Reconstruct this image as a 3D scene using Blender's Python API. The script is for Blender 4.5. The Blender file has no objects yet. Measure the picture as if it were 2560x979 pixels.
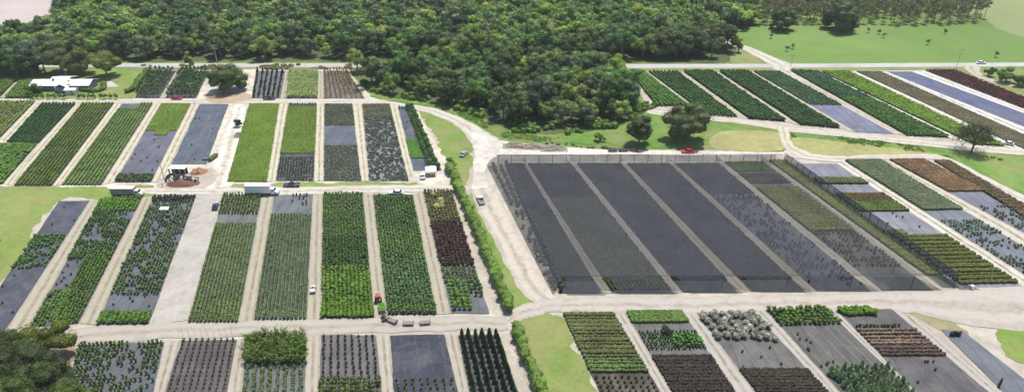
import bpy, bmesh, math, random
import numpy as np
from mathutils import Vector, Matrix, noise
from mathutils.geometry import tessellate_polygon
rng = np.random.default_rng(7); random.seed(7)
S = bpy.context.scene; COL = S.collection
R = math.radians
# ---------------------------------------------------------------- camera model
F = 1707.0; H = 115.0; TH = R(29.0)
CT, ST = math.cos(TH), math.sin(TH)
def G(px, py, z=0.0):
    """ground point seen at photo pixel (px, py)"""
    xc = (px-1280.0)/F; yc = -(py-489.5)/F
    dy = CT + yc*ST; dz = -ST + yc*CT
    t = (H-z)/(-dz)
    return (xc*t, dy*t)
def GA(pts): return np.array([G(*p) for p in pts])

# ---------------------------------------------------------------- materials
def new_mat(name):
    m = bpy.data.materials.new(name); m.use_nodes = True
    nt = m.node_tree
    return m, nt, nt.nodes['Principled BSDF']
def nd(nt, t, **kw):
    n = nt.nodes.new(t)
    for k, v in kw.items():
        if k in n.inputs.keys(): n.inputs[k].default_value = v
        else: setattr(n, k, v)
    return n
def mixc(nt, a, b, f, bt='MIX'):
    n = nt.nodes.new('ShaderNodeMix'); n.data_type = 'RGBA'; n.blend_type = bt
    for i, x in ((6, a), (7, b), (0, f)):
        if isinstance(x, (int, float)): n.inputs[i].default_value = x
        elif isinstance(x, tuple): n.inputs[i].default_value = (*x, 1) if len(x) == 3 else x
        else: nt.links.new(x, n.inputs[i])
    return n.outputs[2]
def noi(nt, scale, detail=4, rough=.55, vec=None, dist=0):
    n = nt.nodes.new('ShaderNodeTexNoise'); n.inputs['Scale'].default_value = scale
    n.inputs['Detail'].default_value = detail; n.inputs['Roughness'].default_value = rough
    n.inputs['Distortion'].default_value = dist
    if vec is not None: nt.links.new(vec, n.inputs['Vector'])
    return n.outputs['Fac']
def ramp(nt, fac, stops):
    r = nt.nodes.new('ShaderNodeValToRGB'); e = r.color_ramp.elements
    while len(e) < len(stops): e.new(.5)
    for i, (p, c) in enumerate(stops):
        e[i].position = p; e[i].color = (c, c, c, 1) if isinstance(c, (int, float)) else (*c, 1)
    nt.links.new(fac, r.inputs[0]); return r.outputs[0]
def pos(nt): return nt.nodes.new('ShaderNodeNewGeometry').outputs['Position']
def bump(nt, h, strength, dist, b):
    n = nt.nodes.new('ShaderNodeBump'); n.inputs['Strength'].default_value = strength
    n.inputs['Distance'].default_value = dist
    nt.links.new(h, n.inputs['Height']); nt.links.new(n.outputs[0], b.inputs['Normal'])

FGAIN = (2.15, 1.92, 1.8)
def foliage_mat(name, transl=.36):
    m, nt, b = new_mat(name)
    at = nd(nt, 'ShaderNodeAttribute', attribute_name='Col')
    oi = nt.nodes.new('ShaderNodeObjectInfo')
    c = mixc(nt, at.outputs['Color'], oi.outputs['Color'], 1.0, 'MULTIPLY')
    rv = ramp(nt, oi.outputs['Random'], [(0, .82), (1, 1.18)])
    c = mixc(nt, c, rv, 1.0, 'MULTIPLY')
    c = mixc(nt, c, FGAIN, 1.0, 'MULTIPLY')
    nt.links.new(c, b.inputs['Base Color']); b.inputs['Roughness'].default_value = .6
    b.inputs['Specular IOR Level'].default_value = .25
    tr = nt.nodes.new('ShaderNodeBsdfTranslucent')
    c2 = mixc(nt, c, (1.0, 1.0, .6), 1.0, 'MULTIPLY'); nt.links.new(c2, tr.inputs['Color'])
    mx = nt.nodes.new('ShaderNodeMixShader'); mx.inputs[0].default_value = transl
    nt.links.new(b.outputs[0], mx.inputs[1]); nt.links.new(tr.outputs[0], mx.inputs[2])
    nt.links.new(mx.outputs[0], nt.nodes['Material Output'].inputs['Surface'])
    return m
FOL = foliage_mat('leaves')

def obj_mat(name, lo=.75, hi=1.2, scale=.25, rough=.9, fine=3.0, extra=None, bstr=0.3, spec=.3):
    """ground-like material whose base colour is the object's own colour, broken up by noise in world metres"""
    m, nt, b = new_mat(name)
    oi = nt.nodes.new('ShaderNodeObjectInfo'); p = pos(nt)
    n1 = noi(nt, scale, 6, .6, p, .4); n2 = noi(nt, fine, 5, .65, p); n3 = noi(nt, scale*.16, 3, .5, p)
    c = mixc(nt, oi.outputs['Color'], ramp(nt, n1, [(.3, lo), (.7, hi)]), 1.0, 'MULTIPLY')
    c = mixc(nt, c, ramp(nt, n2, [(.25, .85), (.75, 1.12)]), 1.0, 'MULTIPLY')
    c = mixc(nt, c, ramp(nt, n3, [(.3, .88), (.7, 1.1)]), 1.0, 'MULTIPLY')
    if extra: c = extra(nt, c, p)
    nt.links.new(c, b.inputs['Base Color']); b.inputs['Roughness'].default_value = rough
    b.inputs['Specular IOR Level'].default_value = spec
    if bstr: bump(nt, n2, bstr, .08, b)
    return m
def ex_sand(nt, c, p):
    f = ramp(nt, noi(nt, .09, 8, .7, p, 1.2), [(.44, 0.0), (.64, .65)])
    c = mixc(nt, c, (.27, .24, .18), f)
    f = ramp(nt, noi(nt, .45, 6, .7, p, .5), [(.56, 0.0), (.72, .5)])
    return mixc(nt, c, (.22, .19, .13), f)
def ex_road(nt, c, p):
    f = ramp(nt, noi(nt, .12, 8, .72, p, 1.6), [(.46, 0.0), (.66, .65)])
    c = mixc(nt, c, (.27, .235, .19), f)
    f = ramp(nt, noi(nt, .6, 7, .75, p, .8), [(.56, 0.0), (.7, .5)])
    return mixc(nt, c, (.22, .19, .15), f)
def ex_grass(nt, c, p):
    f = ramp(nt, noi(nt, .06, 7, .65, p, .8), [(.42, 0.0), (.66, .75)])
    c = mixc(nt, c, (.25, .225, .10), f)
    f = ramp(nt, noi(nt, .8, 6, .7, p), [(.52, 0.0), (.7, .5)])
    return mixc(nt, c, (.06, .11, .02), f)
def ex_meadow(nt, c, p):
    f = ramp(nt, noi(nt, .018, 7, .6, p, .6), [(.42, 0.0), (.72, .5)])
    c = mixc(nt, c, (.19, .235, .09), f)
    f = ramp(nt, noi(nt, .35, 7, .72, p), [(.54, 0.0), (.68, .45)])
    return mixc(nt, c, (.07, .12, .035), f)
def ex_mat(nt, c, p):
    f = ramp(nt, noi(nt, .11, 7, .65, p, 1.5), [(.44, 0.0), (.68, .55)])
    c = mixc(nt, c, (.13, .13, .125), f)
    wv = nd(nt, 'ShaderNodeTexWave', Scale=.09, Distortion=2.5, Detail=3.0); nt.links.new(p, wv.inputs['Vector'])
    c = mixc(nt, c, (.03, .03, .04), ramp(nt, wv.outputs['Fac'], [(.9, 0.0), (1.0, .35)]))
    f = ramp(nt, noi(nt, 1.3, 5, .7, p, 2.0), [(.6, 0.0), (.72, .6)])
    return mixc(nt, c, (.26, .24, .21), f)
SAND = obj_mat('pale_sand', .86, 1.1, .3, .95, 2.5, ex_sand)
ROADM = obj_mat('packed_sand', .86, 1.08, .22, .95, 1.6, ex_road)
GRASS = obj_mat('mown_grass', .8, 1.15, .2, .95, 3.5, ex_grass, .6)
MEADOW = obj_mat('meadow_grass', .9, 1.08, .05, .95, 1.2, ex_meadow, .6)
FABRIC = obj_mat('woven_ground_fabric', .68, 1.3, .16, .7, 1.4, ex_mat, .35, .3)
SOIL = obj_mat('bare_soil', .9, 1.08, .05, .95, 1.5)
ASPH = obj_mat('old_asphalt', .9, 1.08, .3, .85, 3.0)
BARK = obj_mat('bark', .7, 1.3, 1.5, .9, 8)
def lane_mat(name='wheel_tracked_sand', amt=1.0, dark=(.20, .17, .10)):
    m, nt, b = new_mat(name)
    oi = nt.nodes.new('ShaderNodeObjectInfo'); p = pos(nt)
    uv = nt.nodes.new('ShaderNodeUVMap'); sp = nt.nodes.new('ShaderNodeSeparateXYZ'); nt.links.new(uv.outputs[0], sp.inputs[0])
    n1 = noi(nt, .35, 7, .7, p, .8); n2 = noi(nt, 3, 5, .7, p)
    c = mixc(nt, oi.outputs['Color'], ramp(nt, n2, [(.25, .84), (.75, 1.12)]), 1.0, 'MULTIPLY')
    wob = nd(nt, 'ShaderNodeMath', operation='MULTIPLY_ADD'); nt.links.new(noi(nt, .12, 2, .5, p), wob.inputs[0])
    wob.inputs[1].default_value = .22; nt.links.new(sp.outputs[0], wob.inputs[2])
    strip = ramp(nt, wob.outputs[0], [(.08, .75), (.26, 0), (.46, .0), (.56, 1), (.66, 1), (.76, 0), (.92, .0), (1, .75)])
    k = ramp(nt, n1, [(.32, 0), (.6, 1)])
    f = nd(nt, 'ShaderNodeMath', operation='MULTIPLY'); nt.links.new(strip, f.inputs[0]); nt.links.new(k, f.inputs[1])
    f2 = nd(nt, 'ShaderNodeMath', operation='MULTIPLY'); nt.links.new(f.outputs[0], f2.inputs[0]); f2.inputs[1].default_value = amt
    c = mixc(nt, c, dark, f2.outputs[0])
    c = mixc(nt, c, (.24, .21, .165), ramp(nt, noi(nt, .13, 8, .74, p, 1.8), [(.5, 0.0), (.68, .55)]))
    nt.links.new(c, b.inputs['Base Color']); b.inputs['Roughness'].default_value = .95
    bump(nt, n2, .4, .1, b)
    return m
LANE = lane_mat(); RUTS = lane_mat('rutted_road_sand', .8, (.25, .22, .17))
def simple(name, col, rough=.5, metal=0, noise_amt=.12, scale=2.0, coat=0):
    m, nt, b = new_mat(name)
    n = noi(nt, scale, 5, .6, pos(nt))
    c = mixc(nt, (*col,), ramp(nt, n, [(.3, 1-noise_amt), (.7, 1+noise_amt)]), 1.0, 'MULTIPLY')
    nt.links.new(c, b.inputs['Base Color']); b.inputs['Roughness'].default_value = rough
    b.inputs['Metallic'].default_value = metal; b.inputs['Coat Weight'].default_value = coat
    return m
POT = simple('black_plastic', (.02, .02, .022), .45)
WHITE = simple('white_paint', (.8, .8, .8), .4, 0, .05)
SANDL = simple('dusty_seam', (.15, .145, .135), .9, 0, .3, .6)
OFFW = simple('off_white_paint', (.62, .6, .55), .5, 0, .1)
ROOFW = simple('white_metal_roof', (.78, .79, .82), .35, 0, .05, .6)
GREYP = simple('grey_panel', (.27, .26, .24), .6, 0, .18, 1.2)
WALLG = simple('grey_siding', (.24, .25, .3), .8, 0, .1)
RED = simple('red_paint', (.36, .02, .03), .25, 0, .05, 2, .6)
RED2 = simple('bright_red_paint', (.65, .02, .03), .3, 0, .05, 2, .4)
RUST = simple('faded_red_paint', (.30, .07, .05), .6, 0, .15, 2)
BLACKP = simple('black_paint', (.02, .022, .03), .22, 0, .05, 2, .6)
NAVY = simple('dark_blue_paint', (.03, .045, .09), .22, 0, .05, 2, .6)
SILVER = simple('silver_paint', (.45, .46, .48), .3, .4, .05, 2, .5)
TAN = simple('tan_paint', (.33, .3, .26), .4, 0, .1)
GLASS = simple('dark_glass', (.02, .025, .03), .08)
TYRE = simple('tyre_rubber', (.025, .025, .025), .8)
STEEL = simple('steel', (.16, .16, .165), .5, .5)
POSTM = simple('weathered_post', (.045, .045, .05), .8)
WOOD = simple('weathered_wood', (.2, .165, .15), .85, 0, .25)
POLEM = simple('grey_wooden_pole', (.42, .4, .37), .85, 0, .15)
MULCH = simple('red_brown_mulch', (.13, .065, .048), .95, 0, .35, 1.2)
CLAY = simple('orange_soil', (.28, .15, .085), .95, 0, .3, .8)
DEBR = simple('dry_brush', (.24, .205, .165), .95, 0, .35, .9)
def net_mat(name, col, op):
    m, nt, b = new_mat(name)
    p = pos(nt); n = noi(nt, .12, 5, .6, p, .5)
    a = ramp(nt, n, [(.3, op-.10), (.7, op+.10)])
    nt.links.new(a, b.inputs['Alpha']); b.inputs['Base Color'].default_value = (*col, 1)
    b.inputs['Roughness'].default_value = .8
    return m
NETD = net_mat('dark_shade_net', (.036, .040, .052), .50)
NETX = net_mat('thin_lane_net', (.05, .05, .055), .42)
NETL = net_mat('light_shade_net', (.08, .08, .095), .42)
NETR = net_mat('green_side_shade_net', (.05, .05, .05), .28)
NETS = net_mat('side_net', (.075, .08, .09), .5)
NETB = net_mat('blue_grey_side_net', (.085, .09, .135), .66)

# ---------------------------------------------------------------- mesh helpers
class Geo:
    def __init__(s): s.V = []; s.Q = []; s.M = []; s.C = []; s.n = 0
    def add(s, V, Q, mat=0, col=(1, 1, 1)):
        V = np.asarray(V, float).reshape(-1, 3); Q = np.asarray(Q, int).reshape(-1, 4)
        s.V.append(V); s.Q.append(Q+s.n); s.n += len(V)
        m = np.asarray(mat); s.M.append(np.full(len(Q), int(m)) if m.ndim == 0 else m)
        c = np.asarray(col, float); s.C.append(np.tile(c, (len(V), 1)) if c.ndim == 1 else c)
        return s
    def arr(s): return np.concatenate(s.V), np.concatenate(s.Q), np.concatenate(s.M), np.concatenate(s.C)
    def mesh(s, name, mats):
        V, Q, M, C = s.arr(); me = bpy.data.meshes.new(name)
        me.vertices.add(len(V)); me.vertices.foreach_set('co', V.ravel().astype(np.float32))
        me.loops.add(len(Q)*4); me.loops.foreach_set('vertex_index', Q.ravel().astype(np.int32))
        me.polygons.add(len(Q)); me.polygons.foreach_set('loop_start', np.arange(0, len(Q)*4, 4, dtype=np.int32))
        me.polygons.foreach_set('material_index', M.astype(np.int32))
        a = me.color_attributes.new('Col', 'FLOAT_COLOR', 'POINT')
        a.data.foreach_set('color', np.concatenate([C, np.ones((len(C), 1))], 1).ravel().astype(np.float32))
        for m in mats: me.materials.append(m)
        me.update(calc_edges=True)
        return me
def link(name, me, parent=None, loc=(0, 0, 0), rz=0, color=None):
    o = bpy.data.objects.new(name, me); COL.objects.link(o); o.location = loc; o.rotation_euler = (0, 0, rz)
    if parent: o.parent = parent
    if color: o.color = (*color, 1)
    return o
def tag(o, label=None, cat=None, group=None, kind=None):
    if label: o['label'] = label
    if cat: o['category'] = cat
    if group: o['group'] = group
    if kind: o['kind'] = kind
    return o
def empty(name, loc, rz=0, **k):
    o = bpy.data.objects.new(name, None); COL.objects.link(o); o.location = loc; o.rotation_euler = (0, 0, rz)
    o.empty_display_size = .1
    return tag(o, **k)
def cubesphere(k=2):
    V = []; Q = []
    for ax in range(3):
        for sg in (-1, 1):
            b = len(V)
            for i in range(k+1):
                for j in range(k+1):
                    p = [0, 0, 0]; p[ax] = sg; p[(ax+1) % 3] = 2*i/k-1; p[(ax+2) % 3] = 2*j/k-1
                    p = np.array(p, float); V.append(p/np.linalg.norm(p))
            for i in range(k):
                for j in range(k):
                    a = b+i*(k+1)+j; q = [a, a+k+1, a+k+2, a+1]; Q.append(q if sg > 0 else q[::-1])
    return np.array(V), np.array(Q)
CS2, CS3 = cubesphere(2), cubesphere(3)
def tube(g, pts, rad, n=6, mat=0, col=(1, 1, 1)):
    pts = np.asarray(pts, float); V = []; Q = []
    for i, p in enumerate(pts):
        d = pts[min(i+1, len(pts)-1)]-pts[max(i-1, 0)]; d /= max(1e-6, np.linalg.norm(d))
        a = np.cross(d, (1, 0, 0) if abs(d[0]) < .7 else (0, 1, 0)); a /= np.linalg.norm(a); b = np.cross(d, a)
        for k in range(n):
            t = 2*math.pi*k/n; V.append(p+rad[i]*(a*math.cos(t)+b*math.sin(t)))
    for i in range(len(pts)-1):
        for k in range(n):
            k2 = (k+1) % n; Q.append([i*n+k, i*n+k2, (i+1)*n+k2, (i+1)*n+k])
    g.add(V, Q, mat, col)
def box(g, c, s, mat=0, col=(1, 1, 1), rz=0, top=(1, 1)):
    x, y, z = np.array(s)/2.0
    V = np.array([(-x, -y, -z), (x, -y, -z), (x, y, -z), (-x, y, -z), (-x*top[0], -y*top[1], z), (x*top[0], -y*top[1], z), (x*top[0], y*top[1], z), (-x*top[0], y*top[1], z)])
    if rz: cc, ss = math.cos(rz), math.sin(rz); V = V @ np.array([[cc, ss, 0], [-ss, cc, 0], [0, 0, 1]])
    g.add(V+np.array(c), [[3, 2, 1, 0], [4, 5, 6, 7], [0, 1, 5, 4], [1, 2, 6, 5], [2, 3, 7, 6], [3, 0, 4, 7]], mat, col)
def leaves(g, C, N, size, col, var=.25, mat=0, asp=.75):
    """one quad per row of C, facing roughly N"""
    n = len(C); C = np.asarray(C, float)
    N = N/np.maximum(1e-6, np.linalg.norm(N, axis=1))[:, None]
    N = N+rng.normal(0, .45, (n, 3)); N /= np.linalg.norm(N, axis=1)[:, None]
    t = rng.normal(size=(n, 3)); A = np.cross(N, t); A /= np.linalg.norm(A, axis=1)[:, None]; B = np.cross(N, A)
    s = (np.asarray(size)*rng.uniform(.6, 1.3, n))[:, None]*.5
    A *= s; B *= s*asp
    V = np.stack([C-A, C-B, C+A, C+B], 1).reshape(-1, 3)
    c = np.asarray(col)[None]*(1+rng.uniform(-var, var, (n, 1)))*(1+rng.uniform(-.08, .08, (n, 3)))
    g.add(V, np.arange(4*n).reshape(-1, 4), mat, np.repeat(c, 4, 0))
def sph(n):
    v = rng.normal(size=(n, 3)); return v/np.linalg.norm(v, axis=1)[:, None]

# ---- crowns
def crown(Rr, z0, hh, nclump, nleaf, ls, col, var=.3, core=True, flat=.8):
    """irregular crown: clumps of leaves over a dome of radius Rr, from z0 up to z0+hh"""
    g = Geo(); k = 0
    while k < nclump:
        d = sph(1)[0]
        if d[2] < -.75: continue
        r = rng.uniform(.45, .86) if k > nclump*.25 else rng.uniform(0, .5)
        c = np.array([d[0]*Rr*r, d[1]*Rr*r, z0+hh*(.47+.46*d[2]*r/.8)])
        cr = Rr*rng.uniform(.24, .40)
        tint = np.array(col)*rng.uniform(.78, 1.22)*(1+rng.uniform(-.07, .07, 3))
        if core:
            V = CS3[0]*(1+rng.uniform(-.18, .18, (len(CS3[0]), 1)))*cr*.74*np.array([1, 1, flat])+c
            g.add(V, CS3[1], 0, tint*.9)
        m = int(nleaf/nclump); s = sph(m); s[:, 2] = np.where(s[:, 2] < -.3, -s[:, 2], s[:, 2])
        rr = cr*rng.uniform(.72, 1.18, (m, 1))
        leaves(g, c+s*rr*np.array([1, 1, flat]), s, ls, tint, var)
        k += 1
    return g
def trunk_geo(h, r, Rr, col=(.13, .11, .09), limbs=4):
    g = Geo(); bx, by = rng.normal(0, .03*h, 2)
    tube(g, [(0, 0, -.2), (bx*.3, by*.3, h*.3), (bx, by, h*.62), (bx*1.4, by*1.4, h*.85)], [r*1.3, r, r*.7, r*.25], 7, 0, col)
    for i in range(limbs):
        a = 2*math.pi*(i+rng.uniform(0, .6))/limbs; q = rng.uniform(.28, .5)
        e = np.array([math.cos(a)*Rr*.65, math.sin(a)*Rr*.65, h*rng.uniform(.6, .8)])
        s = np.array([bx*q, by*q, h*q]); mdl = (s+e)/2+np.array([0, 0, h*.05])
        tube(g, [s, mdl, e], [r*.55, r*.35, r*.12], 5, 0, col)
    return g
# ---- small plants; unit height 1, unit radius 1 (scaled on stamping)
def pot_geo(g, r, h):
    V = []
    for z, rr in ((0, r*.8), (h, r)):
        for k in range(6): V.append((rr*math.cos(k*math.pi/3), rr*math.sin(k*math.pi/3), z))
    Q = [[k, (k+1) % 6, 6+(k+1) % 6, 6+k] for k in range(6)]+[[6, 7, 8, 9], [9, 10, 11, 6]]
    g.add(V, Q, 1, (1, 1, 1))
def plant(kind, h, r, col, n=26, pot=True, var=.3):
    g = Geo(); ph = min(.35, h*.25); pr = min(.28, r*.7)
    if pot: pot_geo(g, pr, ph)
    zb = ph if pot else 0; col = np.array(col)
    if kind == 'bush':
        V = CS2[0]*(1+rng.uniform(-.2, .2, (len(CS2[0]), 1)))*np.array([r*.75, r*.75, (h-zb)*.42])+np.array([0, 0, zb+(h-zb)*.45])
        g.add(V, CS2[1], 0, col*.85)
        s = sph(n); s[:, 2] = np.abs(s[:, 2])-.25
        leaves(g, s*np.array([r, r, (h-zb)*.55])*rng.uniform(.7, 1.1, (n, 1))+np.array([0, 0, zb+(h-zb)*.45]), s, r*.75, col, var)
    elif kind == 'spike':
        z = rng.uniform(0, 1, n); a = rng.uniform(0, 6.28, n); w = r*(1-z**1.5*.85)*rng.uniform(.6, 1.1, n)
        C = np.stack([w*np.cos(a), w*np.sin(a), zb+z*(h-zb)], 1); N = np.stack([np.cos(a), np.sin(a), .5+0*a], 1)
        tube(g, [(0, 0, zb), (0, 0, zb+(h-zb)*.5), (0, 0, h)], [r*.6, r*.5, .02], 6, 0, col*.8)
        leaves(g, C, N, r*.9, col, var)
    elif kind == 'sapling':
        tube(g, [(0, 0, 0), (.03*h, 0, h*.5), (0, .03*h, h*.8)], [.05, .04, .03], 4, 1)
        s = sph(n); z0 = h*.42
        leaves(g, s*np.array([r, r, h*.36])*rng.uniform(.3, 1.05, (n, 1))+np.array([0, 0, z0+h*.26]), s, r*.7, col, var)
    elif kind == 'cane':
        m = max(4, n//8)
        for i in range(m):
            a = rng.uniform(0, 6.28); L = h*rng.uniform(.6, 1.05); o = rng.uniform(.15, .6)*r
            t = np.linspace(.15, 1, 8); bend = (t**2)*r*rng.uniform(.4, 1.1)
            P = np.stack([np.cos(a)*(o*t+bend), np.sin(a)*(o*t+bend), zb+L*t*(1-.25*t*rng.uniform(0, .6))], 1)
            tube(g, P[::3], [.03]*len(P[::3]), 3, 0, col*.8)
            N = np.tile([np.cos(a), np.sin(a), 1.0], (8, 1)); leaves(g, P+rng.normal(0, r*.15, P.shape), N, r*.62, col, var, asp=.42)
    elif kind == 'stake':
        tube(g, [(0, 0, 0), (0, 0, h*rng.uniform(.9, 1.1))], [.035, .03], 4, 2)
        s = sph(n); s[:, 2] = abs(s[:, 2])
        leaves(g, s*np.array([r, r, r*1.3])*rng.uniform(.5, 1, (n, 1))+np.array([0, 0, zb]), s, r*.7, col, var)
    return g
PM = [FOL, POT, POSTM]
def stamp(g, protos, P, sc=None, colmul=None, cull=False):
    n = len(P)
    if n == 0: return
    which = rng.integers(0, len(protos), n); a = rng.uniform(0, 6.28, n)
    sc = np.ones(n) if sc is None else sc
    colmul = np.ones((n, 3)) if colmul is None else colmul
    for k, pr in enumerate(protos):
        ix = np.where(which == k)[0]
        if not len(ix): continue
        V, Q, M, C = pr; ca, sa = np.cos(a[ix]), np.sin(a[ix]); m = len(ix)
        X = V[None, :, 0]*ca[:, None]-V[None, :, 1]*sa[:, None]; Y = V[None, :, 0]*sa[:, None]+V[None, :, 1]*ca[:, None]
        W = np.stack([X, Y, np.broadcast_to(V[None, :, 2], X.shape)], 2)*sc[ix][:, None, None]
        W[:, :, 0] += P[ix, 0][:, None]; W[:, :, 1] += P[ix, 1][:, None]; W[:, :, 2] += P[ix, 2][:, None]
        QQ = Q[None]+(np.arange(m)*len(V))[:, None, None]
        CC = C[None]*colmul[ix][:, None, :]
        g.add(W.reshape(-1, 3), QQ.reshape(-1, 4), np.tile(M, m), CC.reshape(-1, 3))
def jit_poly(W, amp=.35, step=1.2, closed=True):
    out = []; n = len(W)
    for i in range(n):
        a, b = W[i], W[(i+1) % n]; L = np.linalg.norm(b-a); k = max(1, int(L/step)); d = (b-a)/max(L, 1e-6); nn = np.array([-d[1], d[0]])
        for j in range(k):
            p = a+(b-a)*j/k
            q = noise.noise(Vector((p[0]*.13, p[1]*.13, 3.3)))*1.3+noise.noise(Vector((p[0]*.6, p[1]*.6, 9.1)))*.7+noise.noise(Vector((p[0]*1.9, p[1]*1.9, 5.5)))*.45
            out.append(p+nn*q*amp)
    return out
def smooth_path(P, closed=True, k=4):
    P = [np.array(p, float) for p in P]; n = len(P); out = []
    for i in range(n if closed else n-1):
        p0, p1, p2, p3 = (P[(i-1) % n] if closed else P[max(i-1, 0)]), P[i], P[(i+1) % n], (P[(i+2) % n] if closed else P[min(i+2, n-1)])
        for j in range(k):
            t = j/k; out.append(.5*((2*p1)+(-p0+p2)*t+(2*p0-5*p1+4*p2-p3)*t*t+(-p0+3*p1-3*p2+p3)*t**3))
    if not closed: out.append(P[-1])
    return np.array(out)
ZL = [0.0]
def sheet(name, px, mat, z, color, amp=.5, smooth=False, kind='structure', **k):
    W = GA(px)
    if smooth: W = smooth_path(W)
    P = jit_poly(W, amp) if amp else list(W)
    me = bpy.data.meshes.new(name)
    co = [Vector((p[0], p[1], z)) for p in P]
    tr = tessellate_polygon([co])
    me.from_pydata(co, [], [t if (co[t[1]]-co[t[0]]).cross(co[t[2]]-co[t[0]]).z > 0 else t[::-1] for t in tr])
    me.materials.append(mat); o = link(name, me, color=color); tag(o, kind=kind, **k); return o
def strip(name, px, w, mat, z, color, amp=.3, **k):
    """a road of width w metres (scalar or list) along a smooth line of photo points"""
    W = smooth_path(GA(px), False, max(6, int(np.linalg.norm(GA(px)[0]-GA(px)[-1])/len(px)/1.5))); n = len(W)
    ww = np.interp(np.linspace(0, 1, n), np.linspace(0, 1, len(w)), w) if hasattr(w, '__len__') else np.full(n, w)
    V = []; U = []
    for i in range(n):
        d = W[min(i+1, n-1)]-W[max(i-1, 0)]; d /= np.linalg.norm(d); nn = np.array([-d[1], d[0]])
        a, b = [amp*(1.5*noise.noise(Vector((W[i][0]*.15, W[i][1]*.15, q)))+1.1*noise.noise(Vector((W[i][0]*.8, W[i][1]*.8, q)))) for q in (1., 5.)]
        l = W[i]+nn*(ww[i]/2+a); r = W[i]-nn*(ww[i]/2+b); V += [(l[0], l[1], z), (r[0], r[1], z)]
    me = bpy.data.meshes.new(name); Fs = [(2*i, 2*i+1, 2*i+3, 2*i+2) for i in range(n-1)]
    me.from_pydata(V, [], Fs); uv = me.uv_layers.new(name='UVMap')
    for f in me.polygons:
        for li in f.loop_indices: vi = me.loops[li].vertex_index; uv.data[li].uv = (vi % 2, vi//2)
    me.materials.append(mat); o = link(name, me, color=color); tag(o, kind='structure', **k); return o

# ================================================================ GROUND
g = Geo(); XX = 6000
g.add([(-XX, -400, 0), (XX, -400, 0), (XX, 9000, 0), (-XX, 9000, 0)], [[0, 1, 2, 3]])
gr = link('ground', g.mesh('ground', [MEADOW]), color=(.122, .208, .043)); tag(gr, kind='structure')
sheet('far_field', [(2330, -15), (2420, 30), (2500, 75), (2560, 95), (2900, 110), (2900, -60), (2250, -60)], MEADOW, .03, (.23, .27, .115), 2)
sheet('ploughed_field', [(-900, -80), (190, -80), (178, 0), (172, 20), (140, 50), (95, 84), (0, 87), (-900, 92)], SOIL, .03, (.43, .365, .345), 1)
SC = (.43, .39, .335)      # pale sand
SP = (.44, .395, .35)      # pinkish packed sand
sheet('sandy_ground', [(-500, 246), (330, 247), (372, 176), (610, 172), (870, 172), (880, 190), (925, 235), (950, 244), (1000, 262), (1100, 276),
      (1185, 318), (1240, 350), (1360, 364), (1500, 372), (1700, 374), (1790, 374), (1960, 379), (2100, 393), (2250, 388), (2360, 392), (2440, 440), (2900, 700), (2900, 1100), (-500, 1100)], SAND, .04, SC, .8)
sheet('sandy_ground', [(1575, 180), (2320, 175), (2560, 275), (2900, 430), (2900, 460), (2560, 385), (2400, 372), (2270, 358), (2150, 342), (1960, 322), (1840, 302), (1700, 290), (1620, 280), (1600, 230)], SAND, .04, SC, .8)
sheet('sandy_ground', [(-500, 247), (330, 248), (372, 177), (610, 173), (870, 173), (880, 190), (925, 236), (1000, 263), (1040, 275), (1085, 345), (1120, 405), (1140, 470), (1060, 486), (820, 484), (540, 488), (300, 470), (-500, 472)], SAND, .05, (.55, .515, .435), .6)
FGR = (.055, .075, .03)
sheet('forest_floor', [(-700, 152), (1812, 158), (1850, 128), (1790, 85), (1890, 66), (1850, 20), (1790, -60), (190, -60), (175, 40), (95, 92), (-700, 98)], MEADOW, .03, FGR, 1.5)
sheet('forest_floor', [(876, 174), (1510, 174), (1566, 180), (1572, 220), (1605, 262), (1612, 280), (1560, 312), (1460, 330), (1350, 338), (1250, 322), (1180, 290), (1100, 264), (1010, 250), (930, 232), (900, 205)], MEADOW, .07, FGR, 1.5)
GZ = [.08]
GY = (.155, .235, .05); GD = (.19, .235, .08); GB = (.10, .205, .032)
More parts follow.
